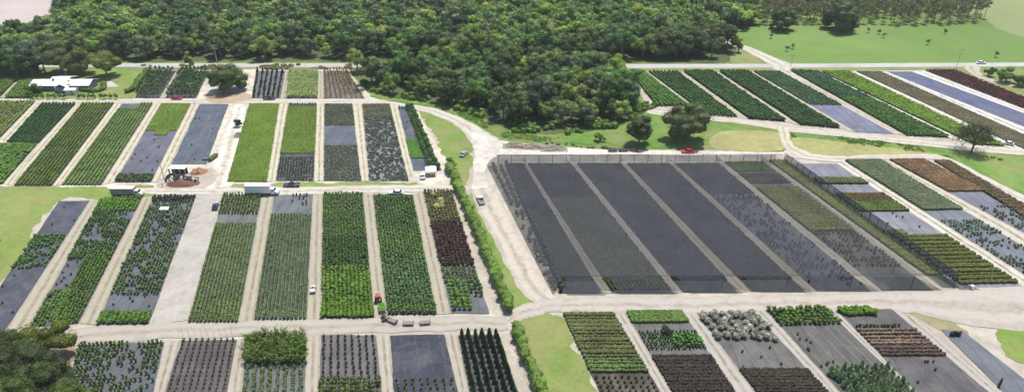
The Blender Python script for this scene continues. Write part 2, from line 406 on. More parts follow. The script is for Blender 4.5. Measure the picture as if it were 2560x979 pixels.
for px, c in [
  ([(330, 170), (380, 170), (335, 246), (75, 247), (140, 190), (150, 172)], GY),
  ([(-500, 470), (20, 466), (262, 470), (288, 488), (250, 500), (150, 502), (70, 605), (0, 705), (-500, 1000)], (.175, .24, .055)),
  ([(300, 466), (375, 462), (365, 478), (290, 474)], GY),
  ([(395, 488), (350, 500), (360, 478), (395, 476)], GY),
  ([(571, 458), (1000, 456), (1035, 461), (1030, 467), (620, 471), (575, 469)], (.2, .26, .07)),
  ([(1052, 280), (1100, 292), (1150, 318), (1176, 345), (1181, 380), (1176, 440), (1160, 480), (1150, 460), (1118, 400), (1085, 345)], GY),
  ([(1178, 492), (1192, 488), (1225, 545), (1262, 620), (1312, 720), (1345, 772), (1292, 789), (1262, 735), (1215, 610)], (.15, .24, .05)),
  ([(1300, 803), (1398, 785), (1440, 870), (1500, 985), (1510, 1060), (1390, 1060), (1345, 940)], (.165, .235, .055)),
  ([(930, 238), (1000, 250), (1100, 262), (1190, 288), (1270, 320), (1360, 338), (1460, 332), (1560, 314), (1640, 284), (1690, 292), (1770, 300), (1850, 305), (1955, 322), (1962, 345), (1960, 378), (1790, 374), (1600, 370), (1500, 360), (1360, 356), (1255, 342), (1190, 312), (1110, 273), (1010, 256), (940, 246)], GB),
  ([(1972, 332), (2080, 340), (2250, 362), (2370, 378), (2440, 405), (2600, 420), (2900, 520), (2900, 690), (2560, 515), (2385, 402), (2360, 390), (2250, 386), (2100, 391), (2010, 384), (1980, 360)], GB),
  ([(2400, 376), (2500, 385), (2900, 470), (2900, 560), (2560, 480), (2430, 405)], (.13, .235, .045)),
  ([(1515, 171), (2320, 167), (2320, 174), (1960, 178), (1575, 180)], GD),
  ([(330, 170), (870, 166), (870, 171), (370, 175)], (.22, .22, .13)),
  ([(2325, 166), (2570, 166), (2900, 170), (2900, 400), (2560, 270), (2420, 195)], (.15, .22, .06)),
  ([(2500, 825), (2540, 815), (2900, 870), (2900, 990), (2560, 905), (2520, 880)], (.13, .24, .03)),
  ([(1830, 160), (1905, 158), (1862, 126), (1840, 128)], GD),
  ]: GZ[0] += .003; sheet('grass_patch', px, GRASS, GZ[0], c, 1.5, True)
for px, c in [([(1795, 332), (1850, 326), (1942, 332), (1952, 350), (1954, 377), (1860, 378), (1790, 372), (1772, 352)], (.33, .32, .13)),
              ([(1985, 345), (2080, 352), (2200, 366), (2330, 383), (2340, 389), (2200, 389), (2060, 388), (1998, 378)], (.30, .30, .12))]:
    sheet('dry_grass', px, GRASS, .13, c, .5, True)
sheet('scrubby_ground', [(2255, 768), (2330, 768), (2400, 812), (2420, 835), (2360, 830), (2310, 800)], GRASS, .09, (.25, .22, .13), 1.0, True)
# roads
strip('road', [(-700, 166), (-200, 165), (110, 164), (500, 164), (870, 164), (1510, 166), (1950, 165), (2560, 162), (3100, 160)], 6.5, ASPH, .16, (.40, .39, .37), .1)
strip('side_road', [(1760, 62), (1785, 80), (1830, 108), (1872, 124), (1915, 145), (1955, 164)], [5, 5, 6, 7, 9, 13], RUTS, .17, (0.482, 0.456, 0.396), .3)
strip('track', [(1952, 168), (1962, 177), (2010, 203)], [12, 9, 6], RUTS, .175, (0.473, 0.43, 0.361), .3)
strip('track', [(2428, 166), (2434, 180), (2470, 200), (2560, 222), (2700, 250)], [9, 6, 5, 5, 5], RUTS, .165, (0.4, 0.368, 0.288), .3)
strip('track', [(1700, 22), (1860, 21), (1990, 20), (2040, 14)], [5, 5, 4, 3], RUTS, .1, (0.36, 0.344, 0.288), .3)
strip('farm_road', [(-300, 255), (200, 253), (600, 253), (900, 256), (1010, 265), (1090, 281), (1160, 312), (1215, 356)], [5, 5, 6, 6, 5, 6, 7, 12], RUTS, .15, (0.482, 0.447, 0.387), .4)
sheet('farm_road', [(1180, 330), (1240, 350), (1340, 362), (1480, 374), (1700, 378), (1960, 381), (1964, 388), (1700, 388), (1420, 388), (1250, 388), (1222, 402), (1212, 430), (1225, 500), (1192, 492), (1178, 470), (1182, 440), (1186, 390)], ROADM, .155, (.59, .555, .50), .5)
strip('farm_road', [(1205, 470), (1240, 545), (1290, 640), (1340, 725), (1385, 760)], [9, 9, 8, 8, 8], RUTS, .158, (0.456, 0.408, 0.344), .5)
strip('farm_road', [(1270, 800), (1320, 778), (1420, 762), (1700, 764), (2000, 758), (2250, 755), (2420, 765), (2700, 772)], [4, 5, 6, 8, 7, 9, 18, 24], RUTS, .161, (0.4, 0.364, 0.324), .6)
strip('farm_road', [(-200, 852), (100, 848), (400, 826), (800, 815), (1270, 806)], [6, 7, 7, 7, 5], RUTS, .15, (0.368, 0.336, 0.292), .5)
strip('farm_road', [(280, 474), (420, 478), (640, 480), (900, 474), (1140, 470)], [3, 5, 6, 6, 5], RUTS, .15, (0.482, 0.447, 0.391), .4)
sheet('farm_road', [(492, 486), (560, 484), (470, 800), (395, 812), (380, 800)], ROADM, .165, (0.384, 0.36, 0.328), .4)
strip('farm_road', [(600, 268), (580, 340), (565, 400), (545, 470)], [6, 9, 11, 10], RUTS, .163, (.60, .56, .49), .5)
strip('track', [(1958, 318), (1962, 345), (1975, 368), (2010, 388)], [5, 4, 5, 8], RUTS, .17, (0.482, 0.439, 0.353), .3)
strip('farm_road', [(1600, 274), (1690, 289), (1840, 304), (1960, 322), (2090, 336), (2280, 356), (2400, 368), (2560, 382), (2750, 400)], [6, 5, 4, 5, 5, 6, 7, 6, 6], RUTS, .16, (0.473, 0.439, 0.378), .4)
strip('farm_road', [(1960, 383), (2060, 396), (2130, 397), (2250, 392), (2355, 397), (2450, 445), (2600, 520), (2800, 620)], [6, 6, 5, 4, 5, 6, 6, 6], RUTS, .159, (0.482, 0.447, 0.391), .4)
sheet('reddish_soil', [(525, 236), (600, 232), (640, 246), (560, 258), (520, 252)], SAND, .18, (.38, .27, .19), .8, True)
sheet('reddish_soil', [(400, 447), (470, 446), (530, 420), (545, 440), (520, 465), (440, 474), (400, 468)], SAND, .18, (.40, .345, .295), .8, True)
sheet('reddish_soil', [(158, 872), (188, 870), (178, 905), (160, 900)], SAND, .18, (.34, .20, .13), .3, True)
sheet('concrete_drive', [(254, 205), (278, 203), (298, 217), (266, 219)], ASPH, .14, (.46, .42, .4), .1)

# ================================================================ BEDS
def Qm(px):
    W = GA(px)
    def f(u, v):
        u = np.asarray(u)[..., None]; v = np.asarray(v)[..., None]
        return W[0]*(1-u)*(1-v)+W[1]*u*(1-v)+W[2]*u*v+W[3]*(1-u)*v
    return f, W
ROWS = {}
def mat_sheet(px, color, label, z=.2):
    W = GA(px); P = jit_poly(W, .2, 1.5)
    g = Geo(); me = bpy.data.meshes.new('ground_fabric')
    n = len(P); co = [Vector((p[0], p[1], z)) for p in P]
    lo = [Vector((p[0], p[1], .1)) for p in P]
    tr = tessellate_polygon([co]); Fs = [t if (co[t[1]]-co[t[0]]).cross(co[t[2]]-co[t[0]]).z > 0 else t[::-1] for t in tr]
    Fs += [(i, (i+1) % n, n+(i+1) % n, n+i) for i in range(n)]
    me.from_pydata(co+lo, [], Fs); me.materials.append(FABRIC)
    o = link('ground_fabric', me, color=color); tag(o, label, 'ground fabric', 'fabric covered planting beds'); return o
def grid(px, u0, u1, v0, v1, pu, pv, jit=.12, z=.2, stag=False):
    f, W = Qm(px)
    Lu = np.linalg.norm(f(u1, (v0+v1)/2)-f(u0, (v0+v1)/2)); Lv = np.linalg.norm(f((u0+u1)/2, v1)-f((u0+u1)/2, v0))
    nu, nv = max(1, round(Lu/pu)), max(1, round(Lv/pv))
    U, Vv = np.meshgrid((np.arange(nu)+.5)/nu, (np.arange(nv)+.5)/nv, indexing='ij')
    if stag: U = U+(np.arange(nv)[None] % 2)*.5/nu
    P = f(u0+(u1-u0)*U.ravel(), v0+(v1-v0)*Vv.ravel())
    P = P+rng.normal(0, jit, P.shape)
    return np.concatenate([P, np.full((len(P), 1), z)], 1)
def nz(P, s, seed):
    return np.array([noise.noise(Vector((p[0]*s, p[1]*s, seed))) for p in P])
PC = {}
def protos(kind, h, r, col, n, k=4, pot=True):
    key = (kind, round(h, 2), round(r, 2), tuple(col), n, pot)
    if key not in PC: PC[key] = [plant(kind, h*rng.uniform(.9, 1.1), r*rng.uniform(.9, 1.1), col, n, pot) for _ in range(k)]
    return PC[key]
def seg(px, kind='bush', u=(0, 1), v=(0, 1), pu=1.1, pv=.8, h=.9, r=.5, col=(.09, .17, .04), n=9, dens=None, thr=-.1, ns=.15,
        ind=None, name='potted_shrub', cat='potted plant', nmax=None, pot=True, label=None, jit=.12, var=.16, seed=0, keep=None, stag=False):
    P = grid(px, u[0], u[1], v[0], v[1], pu, pv, jit, stag=stag)
    if dens is not None: P = P[rng.uniform(size=len(P)) < dens]
    if ns and thr > -.9: P = P[.6*nz(P, ns, seed+2.5)+.6*nz(P, ns*3.4, seed+9.5)+rng.normal(0, .2, len(P)) > thr]
    if keep is not None: P = keep(P)
    P = P[np.argsort(P[:, 1])]
    big, small = (P, P[:0]) if ind and not nmax else ((P[:nmax], P[nmax:]) if ind else (P[:0], P))
    if len(big):
        ps = protos(kind, h, r, col, max(n*3, 30), pot=pot)
        mk = (kind, round(h, 2), round(r, 2), tuple(col), 'm')
        if mk not in PC: PC[mk] = [p.mesh(name, PM) for p in ps]
        for i, p in enumerate(big):
            o = link(name, PC[mk][i % len(PC[mk])], loc=tuple(p), rz=rng.uniform(0, 6.28))
            s = rng.uniform(.85, 1.15); o.scale = (s, s, s*rng.uniform(.9, 1.12)); tag(o, ind, cat, ind)
    if len(small):
        ps = [p.arr() for p in protos(kind, h, r, col, n, 6, pot)]
        gg = Geo(); t = 1+nz(small, .25, 7.7+seed)[:, None]*.35*np.ones(3)+rng.uniform(-var, var, (len(small), 1))+rng.uniform(-.05, .05, (len(small), 3))
        stamp(gg, ps, small, rng.uniform(.85, 1.15, len(small)), np.clip(t, .4, 1.7))
        o = link(name+'s', gg.mesh(name+'s', PM)); tag(o, label or 'rows of small nursery plants standing in pots', 'potted plants', None, 'stuff')
def carpet(px, u=(0, 1), v=(0, 1), col=(.104, .172, .032), h=.45, pitch=.55, label='solid block of low bright green nursery plants', n=5):
    P = grid(px, u[0], u[1], v[0], v[1], pitch, pitch, .1, z=.2)
    pr = []
    for _ in range(6):
        g = Geo(); box(g, (0, 0, h*.4), (pitch*1.0, pitch*1.0, h*.8), 0, np.array(col)*.75, top=(.8, .8)); s = sph(n); s[:, 2] = abs(s[:, 2])*.6+.3
        leaves(g, s*np.array([pitch*.5, pitch*.5, h*.22])+np.array([0, 0, h*.7]), s*.5+np.array([0, 0, 1.2]), pitch*.75, col, .09); pr.append(g.arr())
    gg = Geo(); t = 1+nz(P, .12, 1.7)[:, None]*.2*np.ones(3)+nz(P, .9, 4.4)[:, None]*.08+rng.uniform(-.05, .05, (len(P), 1))
    stamp(gg, pr, P, rng.uniform(.9, 1.12, len(P)), np.clip(t, .5, 1.5))
    o = link('low_plants', gg.mesh('low_plants', PM)); tag(o, label, 'low plants', None, 'stuff')
def rowcarpet(px, v, nrow, colA, h=.85, u=(0, 1), label='low nursery plants in straight rows', frac=.76, gapmat=True):
    """rows running across the bed with narrow aisles between them"""
    for_v = np.linspace(v[0], v[1], nrow+1)+np.r_[0, rng.normal(0, .12*(v[1]-v[0])/nrow, nrow-1), 0][:nrow+1] if nrow > 1 else np.linspace(v[0], v[1], 2); g = Geo()
    pr = []
    for _ in range(6):
        q = Geo(); box(q, (0, 0, h*.45), (.64, .64, h*.9), 0, np.array(colA)*.8, top=(.95, .95)); s = sph(5); s[:, 2] = abs(s[:, 2])*.6+.3
        leaves(q, s*np.array([.3, .3, h*.12])+np.array([0, 0, h*.88]), s*.5+np.array([0, 0, 1.2]), .42, colA, .12); pr.append(q.arr())
    for i in range(nrow):
        a = for_v[i]; b = a+(for_v[i+1]-a)*frac
        P = grid(px, u[0], u[1], a, b, .62, .62, .08)
        t = np.clip(1+rng.uniform(-.08, .08)+nz(P, .15, 3.1)[:, None]*.3*np.ones(3)+rng.uniform(-.12, .12, (len(P), 1)), .5, 1.5)
        stamp(g, pr, P, rng.uniform(.9, 1.1, len(P)), t)
    o = link('low_plants', g.mesh('low_plants', PM)); tag(o, label, 'low plants', None, 'stuff')
def rowcarpet_v(px, u, v, nrow, col, label):
    g = Geo(); pr = [plant('bush', .7, .35, col, 9, False).arr() for _ in range(5)]
    for i in range(nrow):
        c = u[0]+(u[1]-u[0])*(i+.4)/nrow; P = grid(px, c, c+.02, v[0], v[1], 1, .5, .05); stamp(g, pr, P, rng.uniform(.9, 1.1, len(P)))
    tag(link('low_plants', g.mesh('low_plants', PM)), label, 'low plants', None, 'stuff')
def lane(a, b, color=(.36, .325, .265), z=.17):
    """sandy lane between bed a's right edge and bed b's left edge"""
    W = GA([a[1], b[0], b[3], a[2]]); n = 24; V = []
    for i in range(n+1):
        t = i/n; l = W[0]*(1-t)+W[3]*t; r = W[1]*(1-t)+W[2]*t
        V += [(l[0], l[1], z), (r[0], r[1], z)]
    me = bpy.data.meshes.new('lane'); me.from_pydata(V, [], [(2*i, 2*i+2, 2*i+3, 2*i+1) for i in range(n)])
    uv = me.uv_layers.new(name='UVMap')
    for f in me.polygons:
        for li in f.loop_indices: vi = me.loops[li].vertex_index; uv.data[li].uv = (vi % 2, vi//2)
    me.flip_normals(); me.materials.append(LANE); tag(link('lane', me, color=color), kind='structure')
BL = (.064, .082, .118); BG = (.10, .105, .12); DK = (.045, .045, .055); BB = (.055, .06, .095); BR = (.13, .115, .10); GG = (.088, .083, .08)
g1 = (.085, .165, .035); g2 = (.06, .125, .03); g3 = (.12, .21, .045); dg = (.035, .08, .028); gl = (.104, .172, .032); gg_ = (.085, .13, .07); br = (.11, .10, .05)

# --- row A (beside the paved road)
A0 = [(-30, 203), (42, 202), (0, 244), (-80, 244)]; A0b = [(50, 205), (104, 203), (82, 246), (12, 246)]
A1 = [(376, 178), (441, 178), (399, 246), (337, 246)]; A2 = [(456, 178), (523, 178), (491, 246), (414, 246)]
A3 = [(640, 178), (713, 178), (701, 247), (629, 247)]; A4 = [(724, 178), (796, 178), (794, 247), (716, 247)]; A5 = [(809, 178), (866, 178), (913, 247), (810, 247)]
for b, c, l in ((A0, DK, 'dark fabric bed at the left picture edge beside the house'), (A0b, DK, 'dark fabric bed just left of the white-roofed house'),
                (A1, DK, 'dark fabric bed of young trees right of the house lawn'), (A2, DK, 'dark fabric bed of young trees behind the parked red car'),
                (A3, BG, 'grey fabric bed of narrow dark trees right of the big round oak'), (A4, BG, 'fabric bed under pale fluffy green plants near the paved road'), (A5, BR, 'wedge shaped fabric bed under brownish saplings near the woods')):
    mat_sheet(b, c, l)
lane(A1, A2); lane(A3, A4); lane(A4, A5); lane(A0, A0b)
seg(A0, 'bush', pu=1.4, pv=1.2, h=1.3, r=.75, col=g1, n=12, thr=-1, label='bushy green rows in the bed at the left picture edge'); seg(A0b, 'bush', pu=1.4, pv=1.2, h=1.3, r=.75, col=g1, n=12, thr=-1, label='bushy green rows in the bed left of the house')
seg(A1, 'sapling', pu=2.0, pv=3.6, h=3.3, r=.8, col=(.05, .095, .03), n=26, thr=-1, ind='tall dark young tree in the bed right of the house lawn', name='young_tree', cat='young tree')
seg(A2, 'sapling', pu=2.0, pv=3.6, h=3.3, r=.85, col=(.045, .10, .03), n=26, thr=-1, ind='tall dark young tree in the bed behind the parked red car', name='young_tree', cat='young tree')
seg(A3, 'spike', pu=2.2, pv=3.4, h=2.5, r=.5, col=(.03, .06, .035), n=24, thr=-1, ind='narrow blackish green tree in the bed right of the big round oak', name='narrow_tree', cat='narrow tree')
seg(A4, 'cane', pu=1.7, pv=2.6, h=1.9, r=1.0, col=(.2, .27, .12), n=40, thr=-1, ind='pale fluffy green plant in the bed between narrow dark trees and brownish saplings', name='feathery_plant', cat='feathery plant')
seg(A5, 'sapling', pu=1.9, pv=3.2, h=2.6, r=.6, col=(.17, .13, .065), n=18, thr=-1, ind='sparse brownish sapling in the wedge shaped bed near the woods', name='bare_sapling', cat='sapling')
# --- row B
B0 = [(-70, 256), (90, 254), (2, 345), (-190, 345)]; B1 = [(105, 260), (191, 260), (97, 360), (16, 360)]; B1b = [(-60, 362), (93, 363), (8, 460), (-170, 460)]
B2 = [(206, 259), (286, 259), (131, 465), (35, 465)]; B3 = [(306, 260), (383, 260), (254, 463), (155, 463)]; B4 = [(404, 261), (477, 261), (378, 456), (287, 456)]
B5 = [(500, 261), (572, 261), (516, 411), (428, 411)]; B6 = [(624, 261), (698, 261), (667, 455), (569, 455)]; B7 = [(722, 260), (792, 260), (784, 453), (690, 453)]
B8 = [(812, 261), (881, 261), (903, 453), (810, 453)]; B9 = [(906, 261), (974, 261), (1021, 453), (924, 453)]; B10 = [(995, 267), (1033, 269), (1104, 427), (1034, 427)]
for b, c, l in ((B0, DK, 'fabric bed of yellowish green rows at the left picture edge'), (B1, DK, 'fabric bed of dark green rows, second from the left in its row'), (B1b, DK, 'fabric bed of bright bushy plants below the bed of dark green rows'),
                (B2, DK, 'long bed of fully green potted rows left of the bed with a bare corner'), (B3, BL, 'long bed of green potted rows with a small bare corner at its far end'), (B4, (.10, .10, .14), 'half bare grey bed with a bright green block at its far end'),
                (B5, BL, 'long empty blue-grey fabric bed behind the potting shed'), (B6, DK, 'bed wholly covered by bright green plants above the white box truck'), (B7, DK, 'bed with bright green plants and a dark strip of pots above the blue pickup'),
                (B8, BL, 'bed with a bare blue square between two grey-green blocks'), (B9, (.15, .165, .2), 'mottled blue-grey bed with scattered wavy plants'), (B10, BL, 'narrow blue fabric bed beside the white canopy tent')):
    mat_sheet(b, c, l)
for a, b in ((B0, B1), (B1, B2), (B2, B3), (B3, B4), (B4, [B5[0], 0, 0, (405, 456)]), (B6, B7), (B7, B8), (B8, B9), (B9, B10)): lane(a, b, (.47, .435, .34))
lane(B1b, [(97, 360), 0, 0, (32, 465)], (.47, .435, .34))
seg(B0, pu=1.5, pv=.9, h=1.0, r=.6, col=(.14, .19, .055), n=10, thr=-.45, label='yellowish green rows at the left picture edge')
seg(B1, 'bush', pu=1.45, pv=.75, h=1.1, r=.5, col=(.045, .11, .04), n=12, thr=-1, label='dark green potted rows in the second bed from the left')
seg(B1b, 'bush', pu=1.2, pv=1.0, h=1.2, r=.7, col=(.07, .145, .03), n=12, thr=-.4, label='bright bushy plants at the left picture edge')
seg(B2, 'bush', pu=1.4, pv=.62, h=.9, r=.5, jit=.05, col=(.10, .165, .038), n=11, thr=-1, label='long green potted rows left of the bed with a bare corner')
seg(B3, 'bush', pu=1.4, pv=.62, h=.9, r=.5, jit=.05, col=(.10, .165, .038), n=11, thr=-1, keep=lambda P: P[~((P[:, 1] > G(0, 274)[1]) & (P[:, 0] < G(345, 268)[0]))], label='long green potted rows with a bare far corner')
carpet(B4, v=(0, .40), col=gl, label='bright green block at the far end of the half bare grey bed'); carpet(B4, u=(.35, .75), v=(.40, .46), col=gl, label='ragged tip of the bright green block in the half bare grey bed')
seg(B4, pu=1.1, pv=1.3, v=(.93, 1.0), h=1.3, r=.6, col=(.06, .095, .05), n=12, thr=-.5, ind='dark pot plant in a short row behind the tan box truck', name='dark_pot_plant')
carpet(B6, col=gl, label='bright green block above the white box truck'); carpet(B7, v=(.05, .70), col=gl, label='bright green block above the dark strip of pots')
seg(B7, pu=1.2, pv=1.4, v=(0, .05), h=.9, r=.4, col=(.07, .10, .07), n=8, thr=-1, label='row of grey-green pots at the far end of the second green block')
seg(B7, pu=1.0, pv=1.3, v=(.74, 1), h=.55, r=.38, col=(.05, .075, .04), n=7, thr=-.4, pot=False, label='dark strip of small pots above the blue pickup')
seg(B8, pu=.85, pv=.8, v=(0, .33), h=.5, r=.5, col=(.085, .105, .07), n=7, thr=-1, pot=False, label='grey-green block beyond the bare blue square')
seg(B8, pu=.95, pv=1.15, v=(.6, 1), h=.6, r=.48, col=(.085, .105, .06), n=7, thr=-1, pot=False, label='grid of grey-green pots in front of the bare blue square')
seg(B9, pu=.85, pv=.8, v=(0, .22), h=.5, r=.5, col=(.085, .105, .07), n=7, thr=-1, pot=False, label='grey-green block at the far end of the mottled bed')
seg(B9, pu=.8, pv=.8, v=(.22, 1), h=.5, r=.48, col=(.065, .085, .062), n=7, thr=-.12, ns=.8, pot=False, label='wavy scattered dark plants over the mottled bed')
seg(B10, 'bush', u=(.5, 1), v=(0, 1), pu=2.4, pv=2.5, h=2.3, r=1.0, col=(.045, .105, .03), n=26, thr=-1, ind='round dark green young tree beside the lawn behind the canopy tent', name='round_young_tree', cat='young tree')
carpet(B10, u=(0, .5), v=(.56, .84), col=(.07, .17, .03), h=.5, label='dark green patch behind the white canopy tent')
seg(B10, 'bush', u=(0, .7), v=(0, .06), pu=1.2, pv=1.2, h=.8, r=.35, col=(.06, .08, .05), n=8, thr=-.2, label='scatter of small pots at the far tip of the narrow blue bed')
# --- row C
C0 = [(148, 503), (225, 502), (14, 826), (-75, 826)]; C1 = [(252, 500), (357, 494), (197, 808), (76, 818)]; C2 = [(385, 492), (491, 492), (371, 812), (243, 812)]
C3 = [(559, 487), (655, 487), (597, 806), (471, 806)]; C4 = [(686, 488), (782, 488), (767, 799), (635, 800)]; C5 = [(808, 485), (907, 485), (936, 795), (805, 796)]
C6 = [(933, 487), (1031, 487), (1093, 786), (970, 787)]; C7 = [(1059, 479), (1129, 479), (1223, 784), (1128, 784)]
for b, c, l in ((C0, (.05, .055, .078), 'dark fabric bed with bare far end at the lawn on the left'), (C1, (.08, .09, .11), 'patchy green bed left of the pale bed of clumps'), (C2, (.085, .095, .115), 'pale grey bed of scattered green clumps beside the wide sand road'),
                (C3, (.125, .14, .135), 'bed of green rows with a bare step, right of the wide sand road'), (C4, (.11, .125, .135), 'bed of green rows with a bare grey far end'), (C5, DK, 'fully green bed in three shades left of the red tractor'),
                (C6, DK, 'fully green bed right of the red tractor'), (C7, BG, 'bed of purple rows and mixed shrubs beside the hedge')):
    mat_sheet(b, c, l)
for a, b in ((C0, C1), (C1, C2), (C3, C4), (C4, C5), (C5, C6), (C6, C7)): lane(a, b, (.345, .315, .25))
seg(C0, v=(.33, .60), pu=1.0, pv=1.0, h=1.2, r=.45, col=(.06, .13, .035), n=12, thr=-.25, label='dark green clumps in the middle of the bed by the left lawn')
seg(C1, v=(0, .14), pu=1.1, pv=1.0, h=1.2, r=.6, col=(.08, .17, .03), n=12, thr=-.8, label='green far end of the patchy bed')
seg(C1, v=(.14, .55), pu=.95, pv=.95, h=1.2, r=.42, col=(.07, .14, .035), n=12, thr=-.12, ns=.12, label='patchy green clumps on grey fabric')
seg(C1, v=(.5, 1), u=(.4, 1), pu=.95, pv=.75, h=1.1, r=.42, col=(.08, .15, .035), n=12, thr=-.8, label='green rows at the right of the patchy bed')
seg(C1, v=(.78, 1), u=(0, .5), pu=.95, pv=.8, h=1.1, r=.42, col=(.075, .145, .035), n=12, thr=-.5, label='green near end of the patchy bed')
seg(C2, v=(0, .06), pu=1.1, pv=1.0, h=1.1, r=.5, col=(.035, .045, .045), n=12, thr=-.5, ind='blackish pot plant in the ragged row behind the small white panel', name='dark_pot_plant')
seg(C2, v=(.06, .82), pu=.95, pv=1.0, h=1.2, r=.42, col=(.08, .14, .055), n=12, thr=-.1, ns=.17, seed=3, label='scattered green clumps on the pale grey bed')
seg(C2, v=(.93, .995), pu=1.2, pv=1.0, h=1.2, r=.65, col=(.08, .16, .035), n=14, thr=-1, ind='green potted shrub in the short strip at the near end of the pale grey bed', name='compact_shrub')
def cutC3(P):
    f, W = Qm(C3); return P
seg(C3, 'bush', v=(0, .20), pu=1.05, pv=.9, h=1.3, r=.38, col=(.092, .145, .045), n=13, thr=-1, keep=lambda P: P[~((P[:, 0] > G(595, 545)[0]) & (P[:, 1] < G(0, 537)[1]))], label='green rows at the far end beyond the bare step')
seg(C3, 'bush', v=(.29, 1), pu=1.05, pv=.6, h=1.1, r=.40, jit=.05, col=(.098, .158, .045), n=13, thr=-1, ind='green potted shrub at the near end of the bed right of the wide sand road', nmax=75, label='long green rows right of the wide sand road')
seg(C4, v=(0, .12), u=(.45, 1), pu=1.3, pv=2.2, h=1.3, r=.32, col=(.04, .065, .04), n=10, thr=-.15, ind='lone dark pot plant on the bare grey far end of the bed', name='dark_pot_plant')
seg(C4, 'bush', v=(.21, 1), pu=1.05, pv=.6, h=1.1, r=.39, jit=.05, col=(.092, .15, .052), n=13, thr=-1, ind='green potted shrub at the near end of the bed with the bare grey far end', nmax=75, label='long green rows in front of the bare grey far end')
seg(C5, v=(0, .42), pu=1.0, pv=.95, h=1.2, r=.46, col=(.08, .15, .035), n=13, thr=-1, label='green potted rows at the far end, left of the tractor lane')
seg(C5, v=(.42, .66), pu=1.0, pv=.95, h=1.3, r=.55, col=(.05, .11, .028), n=13, thr=-.7, label='darker green block in the middle, left of the tractor lane')
seg(C5, v=(.66, 1), pu=1.1, pv=.95, h=1.3, r=.64, col=(.085, .17, .025), n=15, thr=-1, ind='bright green potted shrub at the near end left of the red tractor', nmax=75, label='bright green block at the near end, left of the red tractor')
seg(C6, v=(.02, .35), pu=1.0, pv=.9, h=1.2, r=.5, col=(.065, .13, .04), n=13, thr=-.8, label='green block at the far end, right of the tractor lane')
seg(C6, v=(.35, .58), pu=.95, pv=.75, h=1.2, r=.46, col=(.085, .165, .04), n=13, thr=-1, label='lighter green block in the middle, right of the tractor lane')
seg(C6, v=(.58, 1), pu=1.0, pv=1.05, h=1.4, r=.48, col=(.07, .14, .045), n=15, thr=-1, ind='green potted shrub at the near end right of the red tractor', nmax=75, label='darker green rows at the near end, right of the tractor lane')
seg(C7, v=(0, .31), pu=1.1, pv=1.1, h=1.2, r=.6, col=(.085, .095, .04), n=13, thr=-.9, label='mixed olive shrubs at the far end beside the hedge')
seg(C7, v=(.05, .2), u=(.2, .6), pu=2, pv=2, h=2.2, r=1.1, col=(.24, .27, .14), n=16, thr=.0, ind='pale green bush in the bed beside the hedge', name='pale_bush', cat='bush')
seg(C7, v=(.32, .68), pu=1.25, pv=1.5, h=1.3, r=.7, col=(.048, .034, .032), n=15, thr=-1, ind='dark purple shrub in the rows beside the hedge', name='purple_shrub', cat='purple shrub')
seg(C7, v=(.69, .80), pu=1.2, pv=1.2, h=1.0, r=.55, col=(.085, .13, .065), n=13, thr=-1, ind='low grey-green shrub between the purple rows and the tall green rows', name='grey_shrub', cat='grey-green shrub')
seg(C7, v=(.80, .985), u=(.04, .62), pu=1.5, pv=1.7, h=2.2, r=.6, col=(.09, .175, .035), n=17, thr=-1, ind='tall bright green plant in the last rows beside the hedge', name='tall_green_plant', cat='tall plant')
seg(C7, v=(.80, .9), u=(.62, 1), pu=1.5, pv=1.7, h=2.2, r=.55, col=(.07, .13, .04), n=17, thr=-.5, ind='tall green plant beside the bare corner near the hedge', name='tall_green_plant', cat='tall plant')
def strays(px, v, n, label, u=(.05, .95)):
    f, W = Qm(px)
    for k in range(n):
        p = f(rng.uniform(*u), rng.uniform(*v)); o = link('stray_pot_plant', STR[k % 4], loc=(p[0], p[1], .2), rz=rng.uniform(0, 6)); tag(o, label, 'pot plant', label)
STR = [q.mesh('stray_pot_plant', PM) for q in protos('bush', .8, .32, (.045, .07, .035), 24)]
strays(B4, (.48, .9), 9, 'stray dark pot plant left on the half bare grey bed'); strays(B5, (.1, .95), 5, 'stray pot plant on the long empty blue-grey bed')
strays(C0, (.05, .3), 3, 'stray pot plant on the bare far end of the bed by the left lawn'); strays(C0, (.65, .97), 5, 'stray pot plant on the bare near end of the bed by the left lawn')
strays(C1, (.5, .78), 14, 'stray pot plant on the bare strip of the patchy green bed', (.04, .4)); strays(C2, (.83, .92), 5, 'stray pot plant on the bare band of the pale grey bed')
strays(B10, (.1, .5), 3, 'stray pot on the narrow blue bed', (.1, .4))
# --- row D
D0 = [(201, 862), (411, 855), (377, 1010), (150, 1010)]; D1 = [(454, 850), (592, 850), (562, 1010), (405, 1010)]; D2 = [(618, 846), (766, 842), (761, 1010), (602, 1010)]
D3 = [(803, 838), (940, 838), (958, 1010), (797, 1010)]; D4 = [(975, 838), (1111, 836), (1151, 1010), (988, 1010)]; D5 = [(1145, 838), (1248, 838), (1304, 1010), (1180, 1010)]
for b, c, l in ((D0, (.085, .092, .11), 'pale grey bed of green clumps beside the foreground trees'), (D1, (.075, .06, .062), 'dark bed of staked seedlings'), (D2, (.095, .11, .115), 'bed of arching leafy canes and grey rows'),
                (D3, (.105, .095, .098), 'grey bed of staked dark saplings'), (D4, (.026, .029, .05), 'empty blue-black fabric bed with white dashes'), (D5, DK, 'dark fabric bed of columnar trees')):
    mat_sheet(b, c, l)
E_ = (.36, .325, .28)
for a, b in ((D0, D1), (D1, D2), (D2, D3), (D3, D4), (D4, D5)): lane(a, b, E_)
seg(D0, v=(0, 1), pu=1.0, pv=1.1, h=1.5, r=.36, col=(.07, .12, .045), n=14, thr=-.12, ns=.16, seed=5, ind='green pot shrub on the pale grey bed beside the foreground trees', name='upright_pot_shrub', nmax=270, label='farther green pot shrubs on the pale grey bed')
